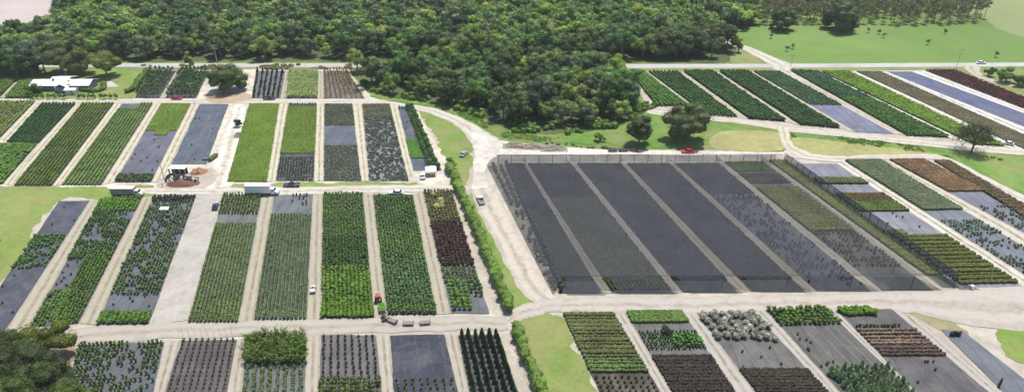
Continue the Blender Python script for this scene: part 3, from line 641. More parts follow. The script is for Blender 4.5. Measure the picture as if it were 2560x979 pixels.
seg(D1, 'stake', v=(.0, 1), pu=1.55, pv=1.35, h=1.3, r=.33, col=(.06, .07, .05), n=9, thr=-1, ind='small staked seedling in the dark bed near the bottom edge', name='staked_seedling', cat='staked seedling', jit=.06)
seg(D1, 'stake', v=(-.02, .02), pu=1.55, pv=2, h=3.4, r=.3, col=(.06, .07, .05), n=6, thr=-1, ind='tall bare stake at the far end of the dark seedling bed', name='tall_stake', cat='stake', jit=.02)
seg(D2, 'cane', v=(0, .45), pu=1.7, pv=1.8, h=3.0, r=1.1, col=(.07, .12, .03), n=64, thr=-.6, ind='arching leafy cane plant at the far end of its bed', name='cane_plant', cat='cane plant')
seg(D2, 'bush', v=(.45, 1), pu=1.7, pv=.8, h=1.1, r=.45, col=(.085, .125, .055), n=12, thr=-.7, ind='small grey-green plant in the grey rows before the arching canes', name='row_plant')
seg(D3, 'stake', v=(0, .68), pu=1.7, pv=1.7, h=2.1, r=.42, col=(.035, .045, .035), n=12, thr=-1, ind='staked dark sapling in the grey bed', name='staked_sapling', cat='staked sapling', jit=.07)
seg(D3, 'bush', v=(.68, 1), pu=1.5, pv=1.3, h=1.7, r=.65, col=(.07, .10, .035), n=14, thr=-.6, ind='bushy olive shrub at the near end of the grey sapling bed', name='olive_shrub', cat='shrub')
seg(D4, 'bush', v=(.66, 1), pu=1.75, pv=1.3, h=.9, r=.34, col=(.05, .08, .035), n=9, thr=-1, ind='small pot plant on the blue-black fabric bed', name='small_pot_plant')
f5, _ = Qm(D5); CP = [plant('spike', 2.5, .58, (.026, .05, .026), 130).arr() for _ in range(4)]
def split(pr):
    V, Q, M, C = pr; out = []
    for m in (0, 1):
        g = Geo(); q = Q[M == m]; u, inv = np.unique(q, return_inverse=True); g.add(V[u], inv.reshape(-1, 4), 0, C[u]); out.append(g.mesh(('foliage', 'pot')[m], [(FOL, POT)[m]]))
    return out
CPM = [split(p) for p in CP]
for i in range(6):
    for j in range(13):
        p = f5((i+.5)/6, (j+.3)/13)+rng.normal(0, .07, 2); o = empty('columnar_tree', (p[0], p[1], .2), rng.uniform(0, 6), label='tall dark columnar potted tree in the bed left of the short hedge', cat='columnar tree', group='columnar trees')
        s_ = rng.uniform(.88, 1.12); o.scale = (s_, s_, s_); link('foliage', CPM[i % 4][0], o); link('pot', CPM[i % 4][1], o)
def marks(px, us, dash, label_parent, w=.12, col=WHITE, name='white_marks', cover=.7):
    f, W = Qm(px); g = Geo()
    for u in us:
        for k in range(dash):
            if rng.uniform() > cover: continue
            a, b = f(u, (k+.1)/dash), f(u, (k+rng.uniform(.6, .95))/dash); d_ = (b-a)/np.linalg.norm(b-a); n_ = np.array([-d_[1], d_[0]])*w/2
            g.add([(*(a-n_), .212), (*(a+n_), .212), (*(b+n_), .212), (*(b-n_), .212)], [[3, 2, 1, 0]])
    return link(name, g.mesh(name, [col]), label_parent)
FAB = {o['label']: o for o in COL.objects if o.name.startswith('ground_fabric')}
marks(D4, (.08, .2, .45, .68, .9), 22, FAB['empty blue-black fabric bed with white dashes'], .09, SANDL, cover=.6)
# --- block E (lower right)
E0 = [(1408, 786), (1534, 786), (1668, 1010), (1512, 1010)]; E1 = [(1565, 781), (1707, 780), (1855, 1010), (1698, 1010)]; E2 = [(1742, 783), (1888, 783), (2095, 1010), (1912, 1010)]
E3 = [(1914, 774), (2060, 770), (2312, 1010), (2128, 1010)]; E4 = [(2091, 774), (2228, 773), (2506, 1010), (2320, 1010)]; E5 = [(2352, 824), (2404, 826), (2640, 1010), (2540, 1010)]
for b, c, l in ((E0, (.045, .045, .03), 'olive green bed beside the lawn strip at the bottom'), (E1, (.09, .088, .09), 'bed of four bands beside the silver shrubs'), (E2, GG, 'bare grey bed with silver shrubs at its far end'),
                (E3, (.075, .075, .07), 'bare striped grey bed with a green block at its far end'), (E4, (.075, .07, .075), 'bed with brown strips in its middle'), (E5, (.11, .12, .15), 'narrow empty blue-grey bed near the lower right corner')):
    mat_sheet(b, c, l)
for a, b in ((E0, E1), (E1, E2), (E2, E3), (E3, E4), (E4, [(2300, 800), 0, 0, (2540, 1010)])): lane(a, b, (.36, .335, .31))
FAB = {o['label']: o for o in COL.objects if o.name.startswith('ground_fabric')}
marks(E3, (.1, .34, .52, .7, .85), 1, FAB['bare striped grey bed with a green block at its far end'], .22, SANDL, 'fabric_seams', 1)
marks(E2, (.3, .55, .8), 1, FAB['bare grey bed with silver shrubs at its far end'], .2, SANDL, 'fabric_seams', 1)
marks(E5, (.3, .6), 1, FAB['narrow empty blue-grey bed near the lower right corner'], .2, SANDL, 'fabric_seams', 1)
marks(B5, (.5, .75), 1, FAB['long empty blue-grey fabric bed behind the potting shed'], .2, SANDL, 'fabric_seams', 1)
strays(E3, (.22, .66), 12, 'stray dark pot plant on the bare striped grey bed', (.02, .3)); strays(E4, (.6, .9), 5, 'stray dark pot plant on the bare near end of the brown banded bed'); strays(E2, (.36, .64), 5, 'stray pot plant on the bare middle of the silver shrub bed')
rowcarpet(E0, (0, .55), 12, (.088, .112, .045), frac=.66, label='olive green rows beside the lawn strip'); rowcarpet(E0, (.55, .70), 4, (.07, .115, .04), frac=.66, label='greener rows at the near end of the olive bed')
seg(E0, v=(.72, 1), pu=1.6, pv=1.5, h=.9, r=.4, col=(.08, .07, .04), n=10, thr=-.6, ind='brownish pot plant at the near end of the olive bed', name='brown_pot_plant')
rowcarpet(E1, (0, .145), 4, (.085, .15, .04), u=(0, .98), frac=.8, label='green block at the far end of the banded bed')
seg(E1, v=(.24, .46), pu=.95, pv=.9, h=1.0, r=.3, col=(.05, .11, .035), n=9, thr=-1, label='dark green rows with pale gaps in the banded bed')
seg(E1, v=(.29, .43), u=(.5, 1), pu=.95, pv=.9, h=1.3, r=.5, col=(.06, .17, .03), n=11, thr=-.3, label='bright green clump in the banded bed')
rowcarpet(E1, (.52, 1), 14, (.042, .038, .033), h=.7, frac=.8, label='dark brown rows at the near end of the banded bed')
seg(E2, v=(0, .34), pu=2.0, pv=1.9, h=1.6, r=.9, col=(.20, .225, .205), n=18, thr=-.5, ind='silver-grey shrub at the far end of the bare grey bed', name='silver_shrub', cat='silver shrub', jit=.4)
rowcarpet(E2, (.66, 1), 11, (.047, .042, .033), h=.7, frac=.82, label='dark brown rows at the near end of the silver shrub bed')
seg(E3, v=(0, .2), pu=1.2, pv=1.2, h=1.4, r=.68, col=(.065, .125, .025), n=13, thr=-1, label='green block at the far end of the striped grey bed')
seg(E3, 'spike', v=(.68, 1), u=(.05, .97), pu=1.5, pv=1.7, h=2.6, r=.7, col=(.12, .185, .105), n=26, thr=-.9, ind='soft grey-green cypress at the near end of the striped grey bed', name='young_cypress', cat='young cypress', jit=.25)
seg(E4, v=(0, .08), u=(0, .62), pu=1.1, pv=1.0, h=1.5, r=.8, col=(.08, .17, .02), n=14, thr=-.6, ind='low green bush in the strip behind the brown bands', name='low_green_bush', cat='bush')
seg(E4, v=(.205, .225), u=(.02, .8), pu=.9, pv=1.2, h=1.0, r=.42, col=(.04, .07, .03), n=9, thr=-.7, ind='dark pot plant in the single row before the brown bands', name='dark_row_plant')
rowcarpet(E4, (.25, .44), 5, (.135, .108, .088), h=.7, frac=.6, label='light brown bands of low plants'); rowcarpet(E4, (.44, .56), 3, (.075, .06, .052), h=.7, u=(.02, 1), frac=.6, label='darker brown bands of low plants')
# --- F (right of the shade house)
F0 = [(1978, 409), (2092, 410), (2556, 716), (2412, 720)]; F1 = [(2112, 403), (2200, 401), (2716, 712), (2600, 712)]; F2 = [(2223, 401), (2308, 400), (2791, 655), (2694, 655)]; F3 = [(2335, 404), (2373, 405), (2800, 655), (2745, 660)]
for b, c, l in ((F0, (.17, .175, .215), 'patchwork bed right beside the tall net fence'), (F1, (.12, .135, .17), 'long bed of blue-green rows, second right of the net fence'), (F2, (.12, .13, .17), 'long bed with a brown far half'), (F3, (.07, .06, .05), 'narrow dark brown bed at the right edge')):
    mat_sheet(b, c, l)
lane(F0, F1, (.50, .475, .42)); lane(F1, F2, (.45, .42, .36)); lane(F2, F3, (.45, .42, .37))
strays(F0, (.48, .6), 6, 'stray pot plant on the patchwork bed beside the net fence')
rowcarpet(F0, (.16, .22), 3, (.075, .11, .05), label='small green block beside the net fence'); rowcarpet(F0, (.31, .385), 4, (.10, .09, .045), label='brownish rows beside the net fence'); rowcarpet(F0, (.385, .47), 4, (.09, .14, .035), label='green rows beside the net fence')
rowcarpet(F0, (.62, .66), 1, (.14, .19, .05), u=(.0, .3), label='yellow green tuft beside the net fence'); rowcarpet(F0, (.66, .99), 13, (.095, .12, .035), frac=.62, label='straight green rows at the near end beside the net fence')
rowcarpet(F1, (0, .48), 26, (.105, .145, .085), frac=.74, label='blue-green rows in the second bed right of the fence')
seg(F1, v=(.56, 1), pu=1.0, pv=1.1, h=.8, r=.45, col=(.08, .13, .075), n=9, thr=-.05, label='scattered blue-green pots in the second bed right of the fence')
rowcarpet(F2, (0, .375), 18, (.15, .11, .065), frac=.74, label='brown rows in the far half of the third bed')
seg(F2, v=(.52, 1), pu=1.1, pv=1.1, h=.8, r=.45, col=(.08, .12, .08), n=9, thr=-.05, label='scattered pots in the near half of the third bed')
rowcarpet(F3, (0, 1), 30, (.09, .075, .045), frac=.8, label='dark brown rows in the narrow bed at the right edge')
# --- G (upper right)
Gs = [[(1573, 179), (1606, 180), (1722, 266), (1640, 266)], [(1619, 180), (1694, 180), (1846, 294), (1765, 288)], [(1708, 180), (1779, 180), (1965, 305), (1872, 298)], [(1797, 180), (1868, 180), (2102, 322), (2000, 313)],
      [(1883, 180), (1948, 180), (2237, 336), (2140, 331)], [(1975, 178), (2041, 180), (2374, 345), (2266, 340)], [(2052, 180), (2120, 180), (2512, 366), (2432, 362)], [(2141, 180), (2200, 180), (2700, 400), (2600, 392)],
      [(2217, 180), (2279, 180), (2830, 384), (2745, 392)], [(2311, 177), (2386, 177), (2760, 325), (2760, 350)]]
gl_ = ['bright bushy bed beside the woods', 'bed of clear green rows, second from the woods', 'dark green bed, third from the woods', 'dark green bed, fourth from the woods', 'bluish bed with a bare near end', 'teal and green bed, sixth from the woods', 'lime green bed behind the lone right-hand oak',
       'dark grey-brown bed between the lime green and the blue beds', 'long empty blue bed near the road', 'purplish red bed at the upper right']
gc = [DK, DK, DK, DK, (.12, .13, .2), DK, DK, (.06, .055, .05), (.068, .08, .165), (.07, .05, .05)]
for b, c, l in zip(Gs, gc, gl_): mat_sheet(b, c, 'fabric under the '+l if c is DK else 'fabric of the '+l)
for i in range(9): lane(Gs[i], Gs[i+1], (.42, .39, .32) if i < 5 else (.56, .55, .53))
seg(Gs[0], pu=1.3, pv=1.2, h=1.4, r=.85, col=(.06, .14, .03), n=11, thr=-.9, label='plants of the bright bushy bed beside the woods')
seg(Gs[1], pu=1.9, pv=.9, h=1.2, r=.6, col=(.055, .135, .035), n=11, thr=-1, label='clear green rows, second bed from the woods')
seg(Gs[2], pu=1.4, pv=1.2, h=1.6, r=.8, col=(.032, .08, .025), n=11, thr=-1, label='plants of the dark green bed, third from the woods')
seg(Gs[3], pu=1.4, pv=1.2, h=1.6, r=.8, col=(.032, .085, .025), n=11, thr=-1, label='plants of the dark green bed, fourth from the woods')
seg(Gs[4], v=(0, .60), pu=1.1, pv=1.0, h=.9, r=.6, col=(.045, .095, .05), n=9, thr=-1, label='bluish green plants beyond the bare near end')
seg(Gs[5], v=(0, .48), pu=1.3, pv=1.1, h=1.3, r=.75, col=(.035, .10, .045), n=10, thr=-1, label='teal green far half of the sixth bed'); seg(Gs[5], v=(.48, 1), pu=1.3, pv=1.1, h=1.3, r=.75, col=(.055, .12, .025), n=10, thr=-1, label='green near half of the sixth bed')
seg(Gs[6], pu=1.2, pv=1.1, h=1.0, r=.7, col=(.10, .18, .025), n=10, thr=-1, label='lime green plants behind the lone right-hand oak')
rowcarpet(Gs[7], (0, 1), 60, (.085, .085, .055), h=.4, frac=.85, label='dark grey-brown low plants beside the blue bed')
seg(Gs[9], pu=1.2, pv=1.2, h=1.0, r=.62, col=(.075, .035, .035), n=9, thr=-.7, label='purplish red plants at the upper right')
# --- shade house beds
SH = [[(1262, 410), (1303, 410), (1500, 733), (1400, 733)], [(1324, 410), (1422, 410), (1680, 733), (1535, 733)], [(1447, 410), (1547, 410), (1840, 731), (1712, 731)], [(1572, 410), (1668, 410), (2008, 729), (1883, 729)],
      [(1693, 410), (1790, 409), (2172, 728), (2046, 728)], [(1815, 406), (1902, 405), (2330, 727), (2210, 727)], [(1927, 403), (1960, 403), (2399, 720), (2362, 720)]]
for b_ in SH:
    for q_, dx in enumerate((-5, 5, 4, -4)): b_[q_] = (b_[q_][0]+dx, b_[q_][1])
SH[0][0] = (1262, 410); SH[0][3] = (1400, 733); SH[6][1] = (1962, 403); SH[6][2] = (2400, 720)
nm = ['leftmost', 'second', 'third', 'fourth', 'fifth', 'sixth', 'rightmost']
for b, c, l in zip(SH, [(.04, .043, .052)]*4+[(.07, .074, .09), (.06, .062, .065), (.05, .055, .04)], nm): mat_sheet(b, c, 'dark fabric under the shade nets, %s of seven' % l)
for i in range(6): lane(SH[i], SH[i+1], (.30, .275, .24))
seg(SH[0], 'bush', u=(0, .12), pu=2, pv=2.2, h=2.6, r=.8, col=(.035, .07, .03), n=14, thr=-.5, label='dark tree row along the left side of the shade house', name='shaded_tree')
seg([(1222, 412), (1258, 412), (1396, 728), (1384, 728)], 'bush', pu=1.6, pv=1.6, h=1.3, r=.8, col=(.13, .155, .12), n=12, thr=-.15, label='pale shrubs behind the left side net of the shade house', name='pale_shrub')
rowcarpet_v(SH[0], (.2, 1), (.5, .93), 9, (.075, .10, .05), 'rows under the leftmost shade net')
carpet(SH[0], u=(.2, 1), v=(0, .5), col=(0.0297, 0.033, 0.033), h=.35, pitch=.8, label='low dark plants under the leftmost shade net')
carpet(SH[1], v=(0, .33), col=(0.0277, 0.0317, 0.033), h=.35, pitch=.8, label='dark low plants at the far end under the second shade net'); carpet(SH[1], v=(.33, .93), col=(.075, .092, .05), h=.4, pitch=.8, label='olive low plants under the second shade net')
seg(SH[1], 'bush', v=(.93, .985), pu=1.2, pv=.8, h=.9, r=.5, col=(.12, .16, .05), n=10, thr=-1, label='yellow green plants at the open near end of the second shaded bed')
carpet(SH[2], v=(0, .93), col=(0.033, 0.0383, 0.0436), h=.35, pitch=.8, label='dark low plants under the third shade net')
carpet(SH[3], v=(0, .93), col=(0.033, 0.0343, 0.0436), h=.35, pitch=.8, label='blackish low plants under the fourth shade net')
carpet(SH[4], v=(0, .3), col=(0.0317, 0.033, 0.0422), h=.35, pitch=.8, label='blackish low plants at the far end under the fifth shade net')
0 and seg(SH[3], 'bush', v=(.55, .97), u=(0, .5), pu=1.3, pv=1.3, h=.8, r=.45, col=(0.0198, 0.0165, 0.0231), n=9, thr=.25, ns=.1, label='purplish black shrubs under the fourth shade net')
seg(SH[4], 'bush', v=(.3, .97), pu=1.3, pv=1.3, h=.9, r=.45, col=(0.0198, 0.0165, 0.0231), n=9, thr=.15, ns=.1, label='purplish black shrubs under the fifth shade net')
carpet(SH[5], v=(0, .1), col=(.06, .12, .045), h=.4, label='green patch at the far end of the sixth shaded bed'); rowcarpet(SH[5], (.12, .22), 4, (.06, .05, .05), h=.4, frac=.8, label='dark patch in the sixth shaded bed')
rowcarpet(SH[5], (.26, .62), 16, (.10, .125, .05), frac=.8, label='olive rows in the sixth shaded bed'); seg(SH[5], 'bush', v=(.62, .86), pu=1.3, pv=1.3, h=1.0, r=.5, col=(.07, .09, .055), n=10, thr=-.2, label='grey-green shrubs in the sixth shaded bed')
rowcarpet(SH[6], (0, .93), 40, (.115, .155, .045), frac=.85, label='green rows along the net fence')

# ================================================================ SHADE HOUSE
ZN = 4.0
sh = empty('shade_house', (*G(1600, 560), 0), label='very large low shade house of dark nets stretched on posts over seven lanes of plants', cat='shade house')
SX, SY = sh.location.x, sh.location.y
def net(name, C, mat, nu=6, nv=20, sag=.18):
    """C: four 3D corners; a slightly sagging, thin net"""
    C = [np.array(c, float) for c in C]; V = []; Q = []
    for i in range(nu+1):
        for j in range(nv+1):
            u, v = i/nu, j/nv; p = C[0]*(1-u)*(1-v)+C[1]*u*(1-v)+C[2]*u*v+C[3]*(1-u)*v
            p = p.copy(); p[2] -= sag*math.sin(math.pi*u)*(1+.5*noise.noise(Vector((p[0]*.2, p[1]*.2, 0)))) if C[0][2] > 1 else 0
            V.append(p-np.array([SX, SY, 0]))
    for i in range(nu):
        for j in range(nv): a = i*(nv+1)+j; Q.append([a, a+1, a+nv+2, a+nv+1])
    g = Geo(); g.add(V, Q); return link(name, g.mesh(name, [mat]), sh)
def g3(px, py, z): x, y = G(px, py); return (x, y, z)
def r3(px, py, z=ZN): x, y = G(px, py, z); return (x, y, z)
RT, RB = 387, 690
TOPY, BOTY = 407, 716
def lerp(a, b, t): return a+(b-a)*t
def at_y(b, side, y):
    (x0, y0), (x1, y1) = (b[0], b[3]) if side == 0 else (b[1], b[2]); t = (y-y0)/(y1-y0); return x0+(x1-x0)*t
for i, b in enumerate(SH):
    tl, tr, brx, bl = at_y(b, 0, RT)+2, at_y(b, 1, RT), at_y(b, 1, RB), at_y(b, 0, RB)+5
    if i == 0: tl, bl = 1243, 1404
    net('roof_net', [r3(tl, RT), r3(tr, RT), r3(brx, RB), r3(bl, RB)], NETD if i < 5 else NETR)
    e0, e1 = at_y(b, 0, 738)+16, at_y(b, 1, 738)+(8 if i < 6 else 26)
    net('end_net', [r3(bl+12, RB, ZN-.02), r3(brx, RB, ZN-.02), g3(e1, 738-i*2.2, .22), g3(e0, 738-i*2.2, .22)], NETS if i < 6 else NETB, 8, 6, .1)
    net('end_net', [r3(tl, RT, ZN-.02), r3(tr, RT, ZN-.02), g3(tr, TOPY-1, .22), g3(tl, TOPY-1, .22)], NETL, 6, 4, 0)
    if i < 6:
        n_ = SH[i+1]; m = (NETD, NETL)[min(i, 1)] if i < 2 else NETX
        net('roof_net', [r3(tr, RT, ZN-.03), r3(at_y(n_, 0, RT)+2, RT, ZN-.03), r3(at_y(n_, 0, RB)+5, RB, ZN-.03), r3(brx, RB, ZN-.03)], m, 2, 20, .05)
        net('end_net', [r3(tr, RT, ZN-.04), r3(at_y(n_, 0, RT)+2, RT, ZN-.04), g3(at_y(n_, 0, TOPY), TOPY-1, .22), g3(tr, TOPY-1, .22)], NETX, 2, 3, 0)
net('side_net', [r3(1243, RT, ZN-.02), r3(1404, RB, ZN-.02), g3(1382, BOTY+22, .2), g3(1216, TOPY+6, .2)], NETS, 24, 6, .1)
R_ = SH[6]; a, b = r3(1967, RT-2, ZN+.3), r3(2398, RB-6, ZN+.3)
net('side_net', [a, b, (b[0], b[1], .2), (a[0], a[1], .2)], NETB, 30, 4, 0)
pg = Geo(); tube(pg, [(0, 0, 0), (0, 0, ZN+.15)], [.12, .10], 6); pm = pg.mesh('post', [POSTM])
def post(px, py):
    x, y = G(px, py); link('post', pm, sh, (x-SX, y-SY, 0))
def postw(x, y): link('post', pm, sh, (x-SX, y-SY, 0))
for k in range(22): postw(*r3(1245+k*34.2, RT)[:2])
for i in range(1, 6):
    for k in range(9): y = lerp(RT+16, RB, k/8); postw(*r3(at_y(SH[i], 1, y)+2, y)[:2])
for k in range(24): t = k/23; postw(lerp(a[0], b[0], t), lerp(a[1], b[1], t))
cg = Geo(); o_ = np.array([SX, SY, 0]); a, b = np.array(a), np.array(b); c_, d_ = np.array(r3(1243, RT)), np.array(r3(1404, RB))
tube(cg, [a-o_, b-o_], [.10, .10], 5); tube(cg, [c_-o_, a-o_], [.07, .07], 5); tube(cg, [d_-o_, b-o_], [.06, .06], 5)
link('top_cable', cg.mesh('top_cable', [POSTM]), sh)

# ================================================================ TREES
def in_poly(x, y, P):
    c = False; n = len(P)
    for i in range(n):
        x1, y1 = P[i]; x2, y2 = P[i-1]
        if (y1 > y) != (y2 > y) and x < (x2-x1)*(y-y1)/(y2-y1)+x1: c = not c
    return c
def scatter(px, spacing, excl=None):
    W = GA(px); x0, y0 = W.min(0); x1, y1 = W.max(0); out = []; r = 0; y = y0
    while y < y1:
        x = x0+(spacing/2 if r % 2 else 0)
        while x < x1:
            p = (x+rng.uniform(-.36, .36)*spacing, y+rng.uniform(-.36, .36)*spacing)
            if in_poly(*p, W): out.append(p)
            x += spacing
        y += spacing*.87; r += 1
    return np.array(out)
greens = [(.050, .088, .026), (.062, .105, .030), (.045, .078, .030), (.082, .125, .030), (.068, .105, .042), (.055, .095, .034), (.098, .148, .035), (.050, .074, .036)]
TP = []   # prototypes: (crown Geo, trunk Geo)
for k in range(9):
    Rr = 5.2+.6*rng.uniform(-1, 1); hh = rng.uniform(6.5, 9)
    TP.append((crown(Rr, 1.6, hh+1, 17, 1700, .62, greens[k % 8]), trunk_geo(9, .3, Rr), Rr))
TM = [(c.mesh('crown', [FOL]), t.mesh('trunk', [FOL])) for c, t, _ in TP]
LOW = []
for k in range(8): LOW.append(crown(5.4, 1.8, rng.uniform(6.5, 9), 11, 480, 1.15, greens[k]).arr())
north = [(-420, 150), (-420, 97), (0, 100), (95, 96), (135, 76), (178, 40), (192, 8), (195, -55), (1740, -55), (1765, 8), (1800, 18), (1868, 28), (1885, 62), (1775, 82), (1838, 126), (1805, 146)]
left = [(-350, 168), (40, 168), (112, 170), (132, 178), (128, 190), (60, 194), (0, 198), (-350, 202)]
south = [(885, 178), (1505, 178), (1556, 182), (1562, 215), (1592, 258), (1600, 272), (1550, 300), (1455, 318), (1350, 326), (1262, 308), (1184, 280), (1110, 256), (1020, 242), (945, 224), (918, 204)]
P = np.concatenate([scatter(north, 8.1), scatter(left, 6.8), scatter(south, 7.7)])
# a grassy opening in the woods at the upper left
c0, c1 = G(262, 8), G(232, 92)
def clear(p):
    t = (p[1]-c1[1])/(c0[1]-c1[1]); 
    return not (0 < t < 1 and abs(p[0]-lerp(c1[0], c0[0], t)) < 5.0)
P = np.array([p for p in P if clear(p)])
n1 = nz(P, .02, 4.4); n2 = nz(P, .05, 8.8)
vis = np.array([-1.02 < (p[0]/(p[1]*CT+H*ST))/(1280/F) < 1.02 for p in P])
order = np.argsort(P[:, 1]+np.where(vis, 0, 1e5)); near, far = order[:300], order[300:]
def tint_at(i):
    b = 1.24+.55*n1[i]+.55*n2[i]+rng.uniform(-.28, .3); 
    q = rng.uniform(); c = 1.06*np.array([.93*b*(1+.25*n2[i]), b, 1.08*b*(1-.3*n1[i])])
    if q < .14: c = c*np.array([1.22, 1.25, .95])
    elif q < .26: c = c*np.array([1.25, 1.1, 1.5])
    elif q < .40: c = c*.72
    return np.clip(c, .4, 2.0)
for i in near:
    k = rng.integers(0, 9); s = rng.uniform(.8, 1.5)
    edge = P[i][1] < G(0, 232)[1]
    if edge: s *= .92
    o = empty('woodland_tree', (P[i][0], P[i][1], 0), rng.uniform(0, 6.28), label='leafy tree in the near part of the wood between the nursery beds', cat='tree', group='trees of the wood')
    t = tint_at(i); o.scale = (s, s, s*rng.uniform(.85, 1.15))
    c = link('crown', TM[k][0], o, color=tuple(t)); link('trunk', TM[k][1], o)
gg = Geo(); stamp(gg, LOW, np.c_[P[far], np.zeros(len(far))], rng.uniform(.85, 1.6, len(far)), np.array([tint_at(i) for i in far]))
tag(link('far_woodland', gg.mesh('far_woodland', [FOL])), 'dense far woodland reaching the top edge of the photo', 'woodland', None, 'stuff')
# undergrowth along the wood edge
def bushes(name, px, sp, h, r, col, label, thr=-1, ns=.08, n=16, kind='bush', sc=(.6, 1.3)):
    P = scatter(px, sp)
    if thr > -1: P = P[nz(P, ns, 6.1) > thr]
    if not len(P): return
    g = Geo(); pr = [plant(kind, h, r, col, n, False, .25).arr() for _ in range(6)]
    stamp(g, pr, np.c_[P, np.full(len(P), .05)], rng.uniform(*sc, len(P)), rng.uniform(.7, 1.3, (len(P), 1))*np.ones(3))
    tag(link(name, g.mesh(name, PM)), label, 'undergrowth', None, 'stuff')
bushes('undergrowth', [(895, 205), (930, 230), (1010, 248), (1100, 262), (1180, 288), (1260, 326), (1350, 341), (1460, 334), (1560, 316), (1620, 290), (1640, 268), (1590, 250), (1560, 290), (1460, 312), (1350, 320), (1262, 300), (1184, 272), (1110, 250), (1020, 238), (945, 220)], 2.4, 2.2, 1.7, (.07, .135, .03), 'weedy undergrowth along the near edge of the wood', -.05)
bushes('undergrowth', [(1110, 268), (1190, 290), (1270, 324), (1360, 340), (1400, 345), (1360, 356), (1262, 344), (1195, 312), (1150, 290)], 1.4, .3, .8, (.085, .16, .035), 'bright weeds between the curved sand road and the wood', -.1)
bushes('weeds', [(1972, 330), (2100, 342), (2250, 360), (2350, 374), (2350, 384), (2250, 374), (2090, 356), (1985, 345)], 1.4, .3, .8, (.085, .16, .035), 'strip of weeds beside the farm road right of the dry grass', .08)
bushes('weeds', [(1790, 304), (1955, 325), (1955, 336), (1850, 326), (1780, 316)], 1.4, .3, .8, (.085, .16, .035), 'strip of weeds behind the left dry grass patch', .08)
bushes('weeds', [(2430, 382), (2900, 470), (2900, 540), (2560, 430), (2440, 398)], 2.2, .6, 1.0, (.085, .15, .035), 'weeds at the right edge below the lone oak', .05)
bushes('weeds', [(360, 164), (880, 162), (880, 173), (360, 176)], 2.0, 1.0, 1.2, (.15, .17, .08), 'pale weeds on the verge of the paved road', .0)
bushes('debris_tufts', [(1330, 362), (1400, 366), (1480, 372), (1540, 374), (1500, 366), (1380, 356)], 2.6, .5, .9, (.09, .08, .06), 'dry brown brush beside the white sand road', -.2)
# solitary trees
def tree(name, px, py, Rr, h, col, label, nl=5200, ls=.42, z0=.22, ncl=34, limbs=6, cat='tree', tr=.35, flat=.8, core=True, group=None):
    o = empty(name, (*G(px, py), 0.1), label=label, cat=cat, group=group)
    link('crown', crown(Rr, h*z0, h*(1-z0), ncl, nl, ls, col, .28, core, flat).mesh('crown', [FOL]), o)
    link('trunk', trunk_geo(h*.8, tr, Rr, limbs=limbs).mesh('trunk', [FOL]), o); return o
OAK = (.052, .082, .03)
tree('oak_tree', 574, 228, 9.0, 12, OAK, 'big round dark green oak on pale sand between two beds of young trees', 6500, .55, .12, ncl=52)
tree('oak_tree', 1597, 362, 6.0, 11.5, (.045, .072, .03), 'smaller dark oak nearest the wood, left of the wide oak', 4200, .5, .14, ncl=52)
tree('oak_tree', 1716, 350, 9.6, 14, (.05, .075, .03), 'wide dark oak right behind the red car by the shade house', 7500, .5, .12, ncl=52)
tree('lone_oak', 2428, 382, 8.4, 12.0, (.05, .065, .035), 'thin-leaved lone oak with open limbs at the right edge', 5000, .48, .14, 24, 9, core=False)
tree('oak_tree', 2094, 76, 12.0, 16, (.042, .07, .032), 'largest dark oak standing before the pines', 5500, .75, .02, ncl=52)
tree('oak_tree', 1952, 75, 8.6, 12.5, (.042, .07, .032), 'smaller dark oak left of the largest one before the pines', 4200, .7, .02, ncl=52)
for px, py, r, h in ((1778, 60, 8, 15), (1818, 72, 7, 13), (1858, 62, 7, 12), (1775, 118, 9, 14), (1735, 135, 9, 14), (1690, 142, 9, 13.5), (1640, 142, 9, 13)):
    tree('oak_tree', px, py, r, h, (.047, .073, .033), 'dark broad oak at the right-hand corner of the wood beside the side road', 3200, .8, .1, group='dark oaks at the corner of the wood')
for px, py, r, h in ((1830, 118, 3.2, 9), (1845, 132, 2.6, 8)):
    tree('side_road_tree', px, py, r, h, (.07, .10, .045), 'small loose tree beside the white side road', 1500, .6, .2, 12, core=False, group='small trees beside the side road')
tree('spreading_oak', 268, 190, 8, 11.5, (.075, .10, .03), 'spreading oak behind the house on the lawn side', 4500, .6, .3)
tree('spreading_oak', 205, 184, 8.5, 12, (.065, .09, .03), 'spreading oak directly behind the white-roofed house', 4500, .6, .25)
tree('spreading_oak', 155, 180, 7.5, 12, (.055, .08, .032), 'spreading oak behind the left wing of the house', 4000, .6, .2)
tree('small_tree', 172, 226, 3.0, 4.5, (.13, .13, .06), 'small rounded olive tree in front of the house gable', 1200, .4, .15, 12)
tree('small_tree', 84, 236, 4.2, 4.6, (.06, .11, .03), 'dark bush tree left of the house', 1500, .45, .05, 14)
tree('lime_green_tree', 477, 172, 3.0, 9, (.13, .18, .06), 'pale green narrow tree at the wood edge beyond the paved road', 1300, .6, .15, 12)
tree('small_tree', 1500, 352, 2.6, 4.0, (.07, .11, .035), 'small round bush tree on the grass before the wood', 1000, .4, .05, 10)
tree('small_tree', 2470, 190, 3.3, 4.5, (.05, .08, .04), 'small dark tree left of the two round trees at the upper right edge', 1000, .45, .1, 10)
tree('round_tree', 2513, 206, 5.2, 6.5, (.065, .115, .04), 'round tree, the larger of two at the upper right edge', 2200, .5, .1, 16)
tree('round_tree', 2545, 216, 4.2, 5.5, (.06, .105, .04), 'round tree at the very right edge under the road', 1800, .5, .1, 16)
tree('hedge_head_tree', 1126, 420, 2.4, 4.2, (.075, .14, .03), 'bushy shrub at the far tip of the long hedge', 900, .4, .1, 10)
for px, py in ((1926, 96), (1966, 128), (1980, 122), (2319, 112), (2208, 95), (2050+120, 82), (2362, 85), (2488, 143), (2196, 86)):
    tree('meadow_tree', px, py, 1.5, 3.0, (.06, .09, .04), 'tiny thin sapling standing in the bright meadow', 260, .5, .3, 7, core=False, group='saplings in the meadow', tr=.1)
